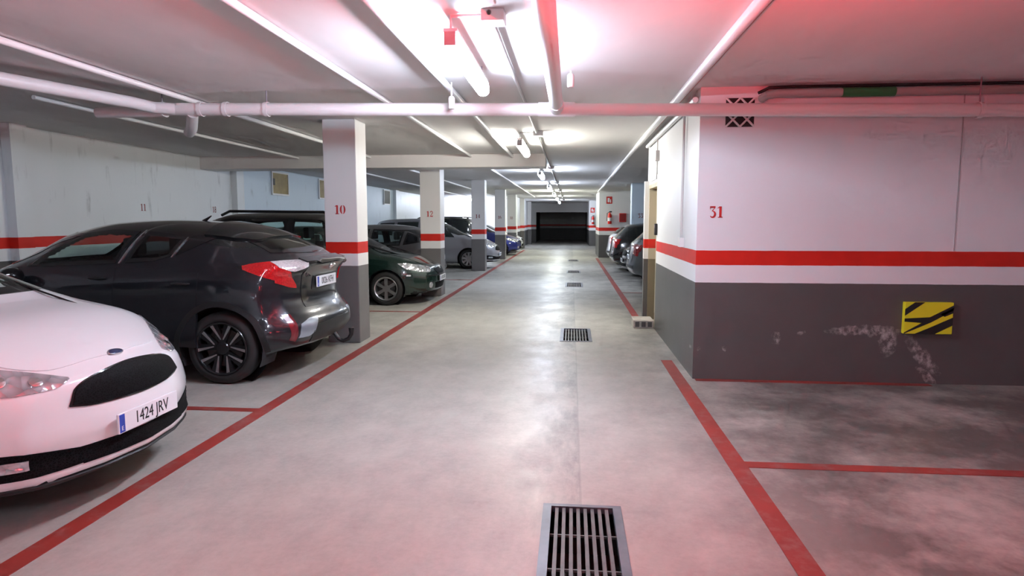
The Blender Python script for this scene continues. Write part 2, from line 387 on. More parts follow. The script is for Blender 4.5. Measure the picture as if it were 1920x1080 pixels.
number('bay_number', '31', .11, M_NUM, bpy.data.objects['wall_right'], (1.38, 6.329, 1.635), 0, 'red stencilled number 31')
for y, s in ((10.4, '11'), (12.6, '18')):
    number('bay_number', s, .12, M_NUMD, bpy.data.objects['wall_left'], (-7.299, y, 1.78), math.pi / 2, 'faded stencilled number')

# doorway in the block
M_JAMB = wall_mat('paint_jamb', (.50, .45, .34), (.20, .17, .11), stains=.1)
d = empty('door_1', (1.36, 9.755, 0)); struct(d)
MB().box(-.05, -.004, -.44, .44, .1, 2.04).build('leaf', M_TAN, d, bevel=.004)
MB().box(-.16, 0, .44, .485, 0, 2.1).build('jamb', M_JAMB, d); MB().box(-.16, 0, -.485, -.44, 0, 2.1).build('jamb', M_TAN, d); MB().box(-.16, 0, -.44, .44, 2.04, 2.1).build('lintel', M_TAN, d)
MB().box(-.225, -.16, .47, .60, 0, 2.16).build('architrave', M_WALL, d)
MB().tube([(-.05, -.36, 1.05), (-.1, -.36, 1.05), (-.1, -.25, 1.05)], .012, 8).build('handle', M_BLACK, d, True)
st = bx('concrete_step', plain('step_concrete', (.42, .39, .35), .8, vary=.25), .905, 1.195, 9.3, 9.72, 0, .115, bevel=.01)
tag(st, 'small concrete step on the floor in front of the doorway', 'step')
for k in range(3): MB().box(.93 + k * .09, .99 + k * .09, 9.297, 9.301, .02, .095).build('face_hole', M_DKCON, st)
sg = empty('door_sign', (1.196, 9.7, 2.14)); MB().box(-.012, 0, -.36, .30, 0, .34).build('board', M_WHITE, sg)
for y, z in ((-.2, .18), (-.02, .2), (.02, .06)): MB().lathe([(0, 0), (.045, 0), (.045, .002), (0, .002)], 12, 'x', (-.015, y, z)).build('pictogram', plain('sign_grey', (.35, .36, .36), .5), sg)
tag(sg, 'white sign with grey pictograms above the doorway', 'sign')
r = empty('door_intercom', (1.197, 9.2, 1.35)); MB().box(-.035, 0, -.035, .035, 0, .16).build('housing', M_BLACK, r, bevel=.004); MB().box(-.04, -.035, -.02, .02, .1, .14).build('button', M_CHROME, r)
tag(r, 'small black wall reader beside the doorway', 'intercom')

# hazard pad
hz = empty('hazard_pad', (3.345, 6.33, .49)); 
MB().box(-.215, .215, -.05, 0, 0, .30).build('pad', M_YEL, hz, bevel=.004)
for q in ([(-.215, .17), (-.215, .235), (-.13, .30), (-.04, .30)], [(-.215, .115), (-.215, .145), (.01, .16), (.215, .275), (.215, .225), (.02, .11), (-.06, .105)],
          [(-.215, .0), (-.215, .012), (-.06, .105), (.02, .11)], [(-.12, 0), (.0, .055), (.215, .16), (.215, .085), (.06, 0)], [(.10, .19), (.215, .25), (.215, .20), (.14, .165)]):
    MB().add([(x, -.0512, z) for x, z in q], [tuple(range(len(q)))]).build('stripe', M_FOAMB, hz)
tag(hz, 'yellow and black striped bumper pad on the grey wall', 'bumper pad')

# vent with lattice
v = empty('vent_grille', (1.565, 6.33, 2.43))
MB().box(-.13, .13, -.006, 0, 0, .265).build('opening', M_BLACK, v)
for k in range(2):
    for j in range(2):
        x = -.13 + .13 * k; z = .1325 * j
        for a, b in (((x, z), (x + .13, z + .1325)), ((x + .13, z), (x, z + .1325))):
            MB().tube([(a[0], -.012, a[1]), (b[0], -.012, b[1])], .010, 6).build('lattice_bar', M_PIPE, v)
tag(v, 'black square vent with white diagonal lattice high on the right wall', 'vent')

# drain grates
for gi, (a, b) in enumerate(GRATES):
    g = empty('drain_grate', ((GX0 + GX1) / 2, a, 0)); L = b - a; hw = (GX1 - GX0) / 2
    MB().box(-hw, hw, 0, L, -.30, -.28).box(-hw - .02, -hw, 0, L, -.3, -.01).box(hw, hw + .02, 0, L, -.3, -.01).box(-hw, hw, -.02, 0, -.3, -.01).box(-hw, hw, L, L + .02, -.3, -.01).build('pit', M_DARKPIT, g)
    fw = .045
    for q in ((-hw, -hw + fw, 0, L), (hw - fw, hw, 0, L), (-hw + fw, hw - fw, 0, .03), (-hw + fw, hw - fw, L - .03, L)):
        MB().box(q[0], q[1], q[2], q[3], -.03, .006).build('frame_bar', M_STEEL, g)
    n = 8; inner = hw - fw
    for k in range(n):
        x = -inner + (k + .8) * 2 * inner / (n + .7)
        MB().box(x - .009, x + .009, .03, L - .03, -.032, -.003).build('bar', M_BAR, g)
    for k in range(1, 4):
        y = L - .32 * k; MB().box(-inner, inner, y - .004, y + .004, -.02, -.008).build('cross_rod', M_BAR, g)
    tag(g, ['nearest steel drain grate set in the floor at the bottom edge', 'steel drain grate on the floor left of the concrete step', 'third steel drain grate along the aisle, just past the doorway', 'fourth steel drain grate along the aisle', 'farthest visible steel drain grate along the aisle'][gi], 'drain grate', 'drain grates along the aisle')

# ------------------------------------------------------------------ pipes
def pipe(name, pts, r, mat, label, cat='pipe', n=14):
    o = MB().tube(pts, r, n).build(name, mat, smooth=True); return tag(o, label, cat)
def mz(x): return 2.575 - .0165 * x
mp = empty('drain_pipe', (0, 0, 0))
MB().tube([(-4.05, 6.1, mz(-4.05)), (-.2, 6.1, mz(-.2))], .06, 18).build('pipe_run', M_PIPE, mp, True)
MB().tube([(-.2, 6.1, mz(-.2)), (6.7, 6.1, mz(6.7))], .058, 18).build('pipe_run', M_PIPE, mp, True)
MB().tube([(-.15, 6.12, 2.585), (-.15, 5.9, 2.60)], .068, 18).build('tee_joint', M_PIPE, mp, True)
MB().tube([(-.15, 5.9, 2.60), (-.135, -6, 2.66)], .06, 18).build('pipe_branch', M_PIPE, mp, True)
MB().tube([(-.32, 6.1, mz(-.32)), (.02, 6.1, mz(.02))], .068, 18).build('tee_joint', M_PIPE, mp, True)
MB().tube([(-3.85, 6.1, mz(-3.85)), (-4.05, 6.02, 2.645), (-4.12, 5.8, 2.655), (-4.5, 4.79, 2.665), (-5.2, 3.0, 2.68), (-6.0, 1.0, 2.69)], .055, 16).build('pipe_branch', M_PIPE, mp, True)
MB().tube([(-4.0, 6.13, 2.62), (-4.75, 6.16, 2.63)], .052, 16).build('pipe_stub', M_PIPE, mp, True)
MB().tube([(-3.72, 6.12, 2.60), (-3.85, 6.3, 2.48), (-3.95, 6.42, 2.46)], .055, 12).build('elbow_joint', M_CONDUIT, mp, True)
for x in (-4.02, -3.62, -3.36, -2.95, 3.55):
    MB().lathe([(.064, -.02), (.07, -.02), (.07, .02), (.064, .02)], 18, 'x', (x, 6.1, mz(x))).build('clamp', M_PIPE, mp, True)
for x in (-4.02, -2.95, 3.55):
    MB().tube([(x, 6.1, mz(x) + .06), (x, 6.1, CEIL)], .006, 6).build('hanger_rod', M_STEEL, mp, True)
tag(mp, 'thick white drain pipe hanging across the ceiling with a branch towards viewer', 'pipe')
pipe('ceiling_pipe', [(-5.29, 6.0, 2.76), (-5.29, 12.16, 2.76)], .022, M_PIPE, 'thin white pipe on the ceiling nearest the left wall')
pipe('ceiling_pipe', [(-3.86, -6, 2.765), (-3.86, 12.16, 2.765)], .026, M_PIPE, 'thin white ceiling pipe over the hood of the white car')
pipe('ceiling_pipe', [(-1.905, -6, 2.765), (-1.905, 12.16, 2.765)], .026, M_PIPE, 'thin white ceiling pipe passing right of the nearest column')
pipe('ceiling_pipe', [(-1.125, -6, 2.755), (-1.125, 12.16, 2.755)], .03, M_PIPE, 'white ceiling pipe just left of the fluorescent lights')
pipe('ceiling_pipe', [(-.50, 3.9, 2.775), (-.50, 16, 2.775), (-.50, 44, 2.775)], .016, M_CONDUIT, 'thin grey conduit running beside the row of ceiling lights')
pipe('ceiling_pipe', [(1.02, -6, 2.755), (1.04, 9, 2.755), (1.1, 27.2, 2.755)], .04, M_PIPE, 'grey white ceiling pipe along the right side of the aisle')
pipe('ceiling_cable', [(1.09, -6, 2.782), (1.11, 9, 2.782)], .010, plain('red_cable', (.55, .10, .08), .5), 'thin red cable beside the right-hand ceiling pipe', 'cable', 8)
for k, (x, a, b) in enumerate(((-5.29, 14.5, 33), (-3.86, 12.76, 33), (-1.905, 12.76, 33))):
    pipe('ceiling_pipe', [(x, a, 2.765), (x, b, 2.765)], .024, M_PIPE, ['thin white pipe beyond the beam nearest the left wall', 'thin white pipe beyond the beam, left of column numbered 12', 'thin white pipe beyond the beam, right of column numbered 12'][k])
up = empty('service_pipe', (0, 0, 0))
MB().tube([(1.75, 6.31, 2.68), (1.78, 6.24, 2.70), (1.86, 6.24, 2.715), (6.7, 6.24, 2.715)], .038, 12).build('pipe_run', plain('service_grey', (.34, .34, .32), .5), up, True)
MB().tube([(2.44, 6.24, 2.7152), (2.90, 6.24, 2.7152)], .042, 12).build('sleeve', M_GREEN, up, True)['label'] = 'green sleeve'
MB().tube([(1.72, 6.31, 2.735), (1.80, 6.25, 2.77), (2.0, 6.25, 2.775), (6.7, 6.25, 2.775)], .014, 8).build('cable', M_BLACK, up, True)
tag(up, 'grey service pipe with green sleeve at top of the right wall', 'pipe')
sc = empty('wall_conduit', (0, 0, 0))
MB().tube([(1.175, 7.05, 2.72), (1.175, 7.05, 1.36)], .014, 8).build('conduit_run', M_CONDUIT, sc, True)
MB().tube([(1.165, 6.4, 2.70), (1.165, 10.3, 2.70)], .028, 8).build('trunking', M_PIPE, sc, True)
MB().box(1.15, 1.2, 6.99, 7.11, 1.27, 1.37).build('outlet_box', M_WHITE, sc, bevel=.005)
MB().tube([(1.18, 9.22, 2.70), (1.18, 9.22, 2.2)], .010, 8).build('conduit_run', M_CONDUIT, sc, True)
MB().box(1.15, 1.2, 9.14, 9.29, 2.38, 2.52).build('junction_box', M_CONDUIT, sc, bevel=.005)
tag(sc, 'electrical conduit and outlet box on side of the right wall', 'conduit')
for k, (x, y, z) in enumerate(((-1.10, 5.90, 2.62), (-.02, 5.55, 2.72))):
    r = empty('ceiling_sensor', (x, y, z))
    MB().lathe([(0, -.055), (.024, -.055), (.03, -.045), (.03, .04), (.022, .055), (0, .055)], 14, 'z').build('housing', M_WHITE, r, True)
    MB().tube([(0, 0, .05), (0, 0, CEIL - z)], .008, 6).build('stem', M_WHITE, r, True)
    tag(r, ['small white sensor hanging before the pipe near the first light', 'small white sensor right of the branch pipe near the ceiling'][k], 'sensor')

# ------------------------------------------------------------------ ceiling lights
def make_light():
    r = empty('ceiling_light')
    n = 10; prof = [(.052 * math.cos(math.pi * k / n), -.045 * math.sin(math.pi * k / n)) for k in range(n + 1)]
    prof = [(.045, .06)] + prof + [(-.045, .06)]
    vs = []; fs = []; m = len(prof)
    for y in (.03, 1.47):
        for x, z in prof: vs.append((x, y, z))
    for j in range(m - 1): fs.append((j, j + 1, m + j + 1, m + j))
    fs += [tuple(range(m)), tuple(range(m, 2 * m))[::-1]]
    MB().add(vs, fs).build('diffuser', M_EMIT, r)
    MB().box(-.044, .044, 0.02, 1.48, .062, .085).build('housing', M_WHITE, r, bevel=.006)
    for y in (0, 1.47): MB().box(-.036, .036, y, y + .03, -.022, .06).build('end_cap', plain('cap_grey', (.30, .30, .31), .5), r, bevel=.004)
    MB().tube([(0, .05, .06), (0, .05, CEIL - 2.62 - .02), (.24, .05, CEIL - 2.62 - .02)], .011, 8).build('conduit', M_CONDUIT, r, True)
    MB().tube([(0, 1.40, .06), (0, 1.40, CEIL - 2.62)], .006, 8).build('hanger', M_STEEL, r, True)
    MB().box(.19, .33, -.02, .12, CEIL - 2.62 - .07, CEIL - 2.62).build('junction_box', M_WHITE, r, bevel=.006)
    return r
proto = make_light()
def lamp_colour(o, m):
    d = [c for c in o.children if c.name.startswith('diffuser')][0]
    if d.data.materials[0] != m: d.data = d.data.copy(); d.data.materials[0] = m
LY = [3.92, 9.1, 14.9, 20.7, 26.3, 32.0, 37.8, -2.1, -7.9]
LM = [M_EMIT, M_EMITN, M_EMIT, M_EMIT, M_EMITG, M_EMITG, M_EMIT, M_EMIT, M_EMIT]
LL = ['nearest lit fluorescent ceiling light hanging in front of the pipe', 'second lit fluorescent ceiling light, just before the beam', 'third lit fluorescent ceiling light along the aisle', 'fourth lit fluorescent ceiling light along the aisle', 'fifth lit fluorescent ceiling light along the aisle', 'sixth small fluorescent ceiling light far down the aisle', 'last fluorescent ceiling light before the dark opening', 'fluorescent ceiling light behind the viewer', 'farther fluorescent ceiling light behind the viewer']
for i, y in enumerate(LY):
    o = proto if i == 0 else copy_tree(proto)
    o.location = (-.74, y, 2.62); lamp_colour(o, LM[i]); tag(o, LL[i], 'ceiling light', 'fluorescent lights along the aisle')
o = copy_tree(proto); o.location = (-4.6, 33.2, 2.62); o.rotation_euler.z = math.pi / 2; tag(o, 'fluorescent ceiling light over the far left bays', 'ceiling light')
nb = MB().box(-.58, -.42, 3.35, 3.6, 2.72, CEIL).build('junction_box', M_WHITE, bevel=.008); tag(nb, 'square junction box on the ceiling above the nearest light', 'junction box')
pipe('ceiling_conduit', [(-.5, 3.5, 2.78), (-.5, -1.5, 2.78)], .016, M_CONDUIT, 'conduit leading from the ceiling junction box towards the viewer')
pipe('ceiling_conduit', [(-.42, 3.48, 2.775), (.0, 3.48, 2.775)], .012, M_CONDUIT, 'short cross conduit right of the ceiling junction box')

# unseen red lamp added for the tint; cup and cap steer it upward
r = empty('added_red_lamp', (.45, 1.6, 2.2))
MB().lathe([(0, -.05), (.10, -.045), (.145, -.02), (.15, .012), (.144, .012), (.138, -.014), (.06, -.02), (0, -.02)], 28, 'z').build('cup', M_BLACK, r, True)
MB().lathe([(.06, -.01), (.06, .01)], 24, 'z').build('lens', M_RED_LAMP, r, True)
MB().lathe([(.058, -.02), (.058, .045)], 24, 'z').build('core', M_BLACK, r, True)
MB().lathe([(0, .045), (.11, .045), (.11, .06), (.02, .075), (.012, .08), (.012, CEIL - 2.2)], 24, 'z').build('cap', M_BLACK, r, True)
tag(r, 'hooded red lamp hung out of view, added to redden the ceiling', 'warning light')

# ------------------------------------------------------------------ fire equipment on the right
def extinguisher(x, y, z, label):
    r = empty('fire_extinguisher', (x, y, z))
    MB().lathe([(0, 0), (.075, 0), (.08, .02), (.08, .36), (.055, .43), (.025, .45), (.025, .48), (0, .48)], 18, 'z').build('cylinder', M_REDP, r, True)
    MB().box(-.02, .09, -.015, .015, .48, .53).build('valve', M_BLACK, r, bevel=.004)
    MB().tube([(-.02, 0, .5), (-.11, 0, .44), (-.12, 0, .12)], .012, 8).build('hose', M_BLACK, r, True)
    MB().lathe([(.0815, .12), (.0815, .26)], 18, 'z').build('label_band', M_PLATE, r, True)
    tag(r, label, 'fire extinguisher')
extinguisher(1.58, 27.2, 1.42, 'red fire extinguisher on the cream wall past the right-hand cars')
extinguisher(1.30, 39.9, 1.35, 'small red fire extinguisher on the farthest right wall')
def redsign(x, y, z, w, h, label):
    r = empty('fire_sign', (x, y, z)); MB().box(-w / 2, w / 2, -.006, 0, 0, h).build('board', M_REDP, r)
    MB().box(-w * .3, w * .05, -.009, -.006, h * .2, h * .8).build('pictogram', M_WHITE, r); MB().box(w * .15, w * .3, -.009, -.006, h * .15, h * .6).build('pictogram', M_WHITE, r)
    tag(r, label, 'sign')
redsign(1.56, 27.3, 2.26, .24, .30, 'red fire sign high on cream wall above the extinguisher')
redsign(1.28, 40, 2.05, .26, .30, 'small red fire sign on the farthest right wall')
r = empty('hose_cabinet', (2.12, 27.3, 1.5)); MB().box(-.14, .14, -.14, 0, 0, .36).build('body', M_REDP, r, bevel=.008); MB().box(-.12, .12, -.146, -.14, .03, .33).build('door', plain('dark_red', (.30, .012, .012), .4), r); tag(r, 'dark red fire cabinet right of the extinguisher', 'fire cabinet')

# ------------------------------------------------------------------ cars
def pchip(pts):
    xs = np.array([p[0] for p in pts], float); ys = np.array([p[1] for p in pts], float)
    h = np.diff(xs); d = np.diff(ys) / h; m = np.zeros(len(xs)); m[0], m[-1] = d[0], d[-1]
    for i in range(1, len(xs) - 1):
        if d[i - 1] * d[i] > 0:
            w1, w2 = 2 * h[i] + h[i - 1], h[i] + 2 * h[i - 1]; m[i] = (w1 + w2) / (w1 / d[i - 1] + w2 / d[i])
    def f(x):
        x = np.clip(np.asarray(x, float), xs[0], xs[-1]); i = np.clip(np.searchsorted(xs, x, 'right') - 1, 0, len(xs) - 2)
        t = (x - xs[i]) / h[i]
        return ((1 + 2 * t) * (1 - t) ** 2 * ys[i] + t * (1 - t) ** 2 * h[i] * m[i] + t * t * (3 - 2 * t) * ys[i + 1] + t * t * (t - 1) * h[i] * m[i + 1])
    return f
def resample(pts, n, smooth=True):
    P = np.array(pts, float); d = np.r_[0, np.cumsum(np.linalg.norm(np.diff(P, axis=0), axis=1))]
    if d[-1] == 0: return np.repeat(P[:1], n, 0)
    t = np.linspace(0, d[-1], n)
    if smooth and len(P) > 2:
        keep = np.r_[True, np.diff(d) > 1e-9]
        return np.stack([pchip(list(zip(d[keep], P[keep, k])))(t) for k in range(2)], 1)
    return np.stack([np.interp(t, d, P[:, k]) for k in range(2)], 1)
def inpoly(x, y, poly):
    c = False; n = len(poly); j = n - 1
    for i in range(n):
        xi, yi = poly[i]; xj, yj = poly[j]
        if (yi > y) != (yj > y) and x < (xj - xi) * (y - yi) / (yj - yi) + xi: c = not c
        j = i
    return c
AX = {'front': (lambda p: ((30, p[0], p[1]), (-1, 0, 0))), 'rear': (lambda p: ((-30, p[0], p[1]), (1, 0, 0))),
      'left': (lambda p: ((p[0], 20, p[1]), (0, -1, 0))), 'right': (lambda p: ((p[0], -20, p[1]), (0, 1, 0))), 'top': (lambda p: ((p[0], p[1], 20), (0, 0, -1)))}
class Car:
    def __init__(s, name, sp):
        s.sp = sp; s.L = sp['L']; s.W = sp['W']; s.res = sp.get('res', 1.0)
        s.root = empty(name); s.holes = []; s.shell()
    def shell(s):
        sp = s.sp; L, w0 = s.L, s.W / 2
        top, belt, bot, wid = (pchip(sp[k]) for k in ('top', 'belt', 'bot', 'wid'))
        rp, fp = pchip(sp['rear']), pchip(sp['front'])
        rc, rpw = sp.get('rplan', (.16, 2.6)); fc, fpw = sp.get('fplan', (.26, 2.4)); fr = sp.get('fall', .9)
        side = pchip(sp.get('side', [(0, .90), (.10, .955), (.30, 1.0), (.55, .998), (.8, .975), (1, .935)]))
        N = int(130 * s.res); nb, nc = max(10, int(18 * s.res)), max(12, int(26 * s.res))
        u = np.linspace(0, 1, N); Xs = L * (u + .035 * np.sin(2 * np.pi * u) * -1 * 0.9)
        Xs[0], Xs[-1] = 0, L
        nu = pchip(sp.get('nu', [(0, 3.0), (L, 2.6)])); tum = sp.get('tum', .22); flare = sp.get('flare', .02); R = sp['R']
        rings = []
        for X in Xs:
            t_, b_, g_, w = float(top(X)), float(belt(X)), float(bot(X)), float(wid(X))
            y = [0, .5 * w, .8 * w]; z = [g_] * 3
            for t in np.linspace(0, 1, nb):
                zz = g_ + t * (b_ - g_); yy = w * float(side(t))
                for xw in sp['xw']: yy += flare * math.exp(-((X - xw) / (R * 1.25)) ** 2) * math.exp(-((zz - R * 1.5) / (R * 1.0)) ** 2)
                y.append(yy); z.append(zz)
            ysh = y[-1]; n_ = float(nu(X)); hh = max(t_ - b_, .01)
            tm = tum * min(1, hh / .35)
            for th in np.linspace(0, math.pi / 2, nc)[1:]:
                Sn = abs(math.sin(th)) ** (2 / n_); Cn = abs(math.cos(th)) ** (2 / n_) if th < math.pi / 2 - 1e-6 else 0
                y.append(ysh * Cn * (1 - tm * Sn)); z.append(b_ + hh * Sn)
            y, z = np.array(y), np.array(z)
            rings.append(np.stack([np.r_[y, -y[-2:0:-1]], np.r_[z, z[-2:0:-1]]], 1))
        n = len(rings[0]); half = len(y)
        def px(X, yz):
            yy, zz = np.abs(yz[:, 0]) / w0, yz[:, 1]
            fa = max(0, 1 - X / fr) ** 2; fb = max(0, 1 - (L - X) / fr) ** 2
            return X + (rp(zz) + rc * yy ** rpw) * fa - (fp(zz) + fc * yy ** fpw) * fb
        V = []; F = []
        def ringv(X, r): V.extend(np.c_[px(X, r) - L / 2, r[:, 0], r[:, 1]].tolist())
        for X, r in zip(Xs, rings): ringv(X, r)
        for i in range(N - 1):
            for k in range(n): F.append((i * n + k, i * n + (k + 1) % n, (i + 1) * n + (k + 1) % n, (i + 1) * n + k))
        for end, X in ((0, 0.0), (N - 1, L)):
            r = rings[end]; zc = (r[:, 1].min() + r[:, 1].max()) / 2; prev = end * n
            m = max(8, int(16 * s.res))
            for q in range(1, m):
                sc_ = 1 - q / m; rr = np.c_[r[:, 0] * sc_, zc + (r[:, 1] - zc) * sc_]; o = len(V); ringv(X, rr)
                for k in range(n): F.append((prev + k, prev + (k + 1) % n, o + (k + 1) % n, o + k) if end else (prev + (k + 1) % n, prev + k, o + k, o + (k + 1) % n))
                prev = o
            o = len(V); ringv(X, np.array([[0, zc]]))
            for k in range(n): F.append((prev + k, prev + (k + 1) % n, o) if end else (prev + (k + 1) % n, prev + k, o))
        # consistent outward winding
        A = np.array(V); f0 = F[(N // 2) * n + n // 4]; nn = np.cross(A[f0[1]] - A[f0[0]], A[f0[2]] - A[f0[0]])
        if np.dot(nn, A[f0[0]] - np.array([0, 0, .6])) < 0: F = [f[::-1] for f in F]
        s.V, s.F, s.n, s.half, s.N = V, F, n, half, N
        s.bvh = BVHTree.FromPolygons(V, F)
    def cast(s, axis, p, off):
        if axis in ('left', 'right'): p = (p[0] - s.L / 2, p[1])
        if axis == 'top': p = (p[0] - s.L / 2, p[1])
        o, d = AX[axis](p); h = s.bvh.ray_cast(Vector(o), Vector(d))
        if h[0] is None:
            q = Vector(o) + Vector(d) * (30 if abs(d[0]) else 20); q = q if axis != 'top' else Vector((o[0], o[1], .8))
            if axis in ('front', 'rear'): q = Vector(((s.L / 2 - .2) * (1 if axis == 'front' else -1), p[0], p[1]))
            else: q = Vector((p[0], (s.W / 2) * (1 if axis == 'left' else -1), p[1])) if axis != 'top' else q
            h = s.bvh.find_nearest(q)
        nrm = h[1]
        if nrm.dot(Vector(d)) > 0: nrm = -nrm
        return h[0] + nrm * off, nrm
    def decal(s, name, axis, A, B, mat, off=.004, parent=None, n=24, m=8, border=None, smooth=True, skirt=.02, hole=False):
        A, B = resample(A, n, smooth), resample(B, n, smooth)
        if border:
            wd = np.linalg.norm(A - B, axis=1).mean(); ln = np.linalg.norm(np.diff(A, axis=0), axis=1).sum()
            bt, bl = min(.3, border / wd), min(.2, border / max(ln, .01))
            ts = np.r_[0, np.linspace(bt, 1 - bt, m - 1), 1]
            us = np.r_[0, np.linspace(bl, 1 - bl, n - 2), 1]
            f = lambda P: np.stack([np.interp(us, np.linspace(0, 1, n), P[:, k]) for k in range(2)], 1)
            A, B = f(A), f(B)
        else: ts = np.linspace(0, 1, m + 1)
        cols, rows = len(A), len(ts); vs = []; ns = []
        for t in ts:
            for a, b in zip(A, B):
                p, nr = s.cast(axis, a * (1 - t) + b * t, off); vs.append(p); ns.append(nr)
        fs = []; ms = []
        for j in range(rows - 1):
            for i in range(cols - 1):
                fs.append((j * cols + i, j * cols + i + 1, (j + 1) * cols + i + 1, (j + 1) * cols + i))
                ms.append(1 if border and (j in (0, rows - 2) or i in (0, cols - 2)) else 0)
        edge = [i for i in range(cols)] + [j * cols + cols - 1 for j in range(1, rows)] + [(rows - 1) * cols + i for i in range(cols - 2, -1, -1)] + [j * cols for j in range(rows - 2, 0, -1)]
        o = len(vs)
        for e in edge: vs.append(vs[e] - ns[e] * (off + skirt))
        for q in range(len(edge)):
            a, b = edge[q], edge[(q + 1) % len(edge)]; fs.append((a, o + q, o + (q + 1) % len(edge), b)); ms.append(1 if border else 0)
        mb = MB(); mb.v = [tuple(v) for v in vs]; mb.f = fs; mb.m = ms
        # winding towards outside
        a, b, c = (vs[i] for i in fs[len(fs) // 3][:3]); 
        if (b - a).cross(c - a).dot(ns[fs[len(fs) // 3][0]] if fs[len(fs) // 3][0] < o else Vector((0, 0, 1))) < 0: mb.f = [f_[::-1] for f_ in fs]
        ob = mb.build(name, mat if isinstance(mat, (list, tuple)) else [mat], parent or s.root, fix=False)
        me = ob.data; me.polygons.foreach_set('use_smooth', [True] * len(me.polygons)); me.set_sharp_from_angle(angle=math.radians(50))
        if hole: s.holes.append((axis, [tuple(p) for p in A] + [tuple(p) for p in B[::-1]]))
        return ob
    def window(s, axis, A, B, mat=None, name='window', n=22, m=10):
        hollow = s.sp.get('hollow', False)
        if not hollow: return s.decal(name, axis, A, B, [M_GLASSO, M_BLACKG], .004, n=n, m=m, border=.02, smooth=False)
        return s.decal(name, axis, A, B, [mat or M_GLASS, M_BLACKG], .005, n=n, m=m, border=.035, smooth=False, skirt=.004, hole=True)
    def finish(s):
        sp = s.sp; V = np.array(s.V); Lh = s.L / 2; R = sp['R']; Ra = sp.get('Ra', R * 1.16)
        ins = np.zeros(len(V), bool)
        for xw in sp['xw']:
            dx, dz = V[:, 0] - (xw - Lh), V[:, 2] - R; d = np.hypot(dx, dz)
            i = (d < Ra) & (np.abs(V[:, 1]) > .5 * s.W / 2); ins |= i
        F = [f for f in s.F if not all(ins[k] for k in f)]
        for xw in sp['xw']:
            dx, dz = V[:, 0] - (xw - Lh), V[:, 2] - R; d = np.hypot(dx, dz)
            i = (d < Ra) & (np.abs(V[:, 1]) > .5 * s.W / 2)
            V[i, 0] += dx[i] / d[i] * (Ra - d[i]); V[i, 2] += dz[i] / d[i] * (Ra - d[i])
        # window openings
        for axis, poly in s.holes:
            keep = []; P = np.array(poly); c = P.mean(0); poly = [tuple(c + (p - c) * .985) for p in P]
            lo, hi = P.min(0), P.max(0)
            for f in F:
                q = V[list(f)]
                if axis in ('left', 'right'):
                    if (q[:, 1].mean() > 0) != (axis == 'left') or abs(q[:, 1].mean()) < .3: keep.append(f); continue
                    a, b = q[:, 0] + Lh, q[:, 2]
                else:
                    if (q[:, 0].mean() > 0) != (axis == 'front') or q[:, 2].mean() < 1.0 * sp.get('hz', 1): keep.append(f); continue
                    a, b = q[:, 1], q[:, 2]
                if a.max() < lo[0] or a.min() > hi[0] or b.max() < lo[1] or b.min() > hi[1]: keep.append(f); continue
                if all(inpoly(x, y, poly) for x, y in zip(a, b)): continue
                keep.append(f)
            F = keep
        mats = [sp['paint'], M_BLACK, sp.get('roof', sp['paint'])]
        vx = V[:, 0]; vz = V[:, 2]; mi = []
        zr = sp.get('roofz'); zc = pchip(sp['clad']) if 'clad' in sp else None
        for f in F:
            q = V[list(f)]; c = q.mean(0); k = 0
            nz = np.cross(q[1] - q[0], q[2] - q[0])[2]
            if zc is not None and c[2] < float(zc(c[0] + Lh)): k = 1
            if c[2] < sp['bot'][1][1] + .03 and abs(c[1]) < .42 * s.W: k = 1
            if zr and c[2] > float(zr(c[0] + Lh)): k = 2
            mi.append(k)
        me = bpy.data.meshes.new('body'); me.from_pydata(V.tolist(), [], F)
        for m in mats: me.materials.append(m)
        me.polygons.foreach_set('material_index', mi); me.polygons.foreach_set('use_smooth', [True] * len(F)); me.update()
        bm = bmesh.new(); bm.from_mesh(me); bmesh.ops.delete(bm, geom=[v for v in bm.verts if not v.link_faces], context='VERTS'); bm.to_mesh(me)
        ob = bpy.data.objects.new('body', me); C.objects.link(ob); ob.parent = s.root
        if sp.get('hollow'):
            bm.normal_update()
            for f in [f for f in bm.faces if f.calc_center_median().z < .55]: bm.faces.remove(f)
            for v in [v for v in bm.verts if not v.link_faces]: bm.verts.remove(v)
            for v in bm.verts: v.co -= v.normal * .03
            me2 = bpy.data.meshes.new('interior_lining'); bm.to_mesh(me2); me2.materials.clear(); me2.materials.append(M_INT); me2.polygons.foreach_set('material_index', [0] * len(me2.polygons))
            o2 = bpy.data.objects.new('interior_lining', me2); C.objects.link(o2); o2.parent = s.root
            a, b = sp['cabin']
            MB().box(a - Lh, b - Lh, -.72 * s.W / 2 * 1.1, .72 * s.W / 2 * 1.1, .42, .5).build('cabin_floor', M_INT, s.root)
            s.seats()
        bm.free()
        for xw in sp['xw']:
            for sg in (1, -1): s.wheel(xw, sg, R, Ra)
            for ax in ('left', 'right'):
                an = [math.radians(-12 + 204 * i / 24) for i in range(25)]; lw = sp.get('lip', .035)
                s.decal('wheel_arch', ax, [(xw + (Ra + lw) * math.cos(t), max(.16, R + (Ra + lw) * math.sin(t))) for t in an], [(xw + (Ra - .004) * math.cos(t), max(.16, R + (Ra - .004) * math.sin(t))) for t in an], sp.get('lipmat', sp['paint']), sp.get('lipoff', .004), n=25, m=2, smooth=False)
        return s.root
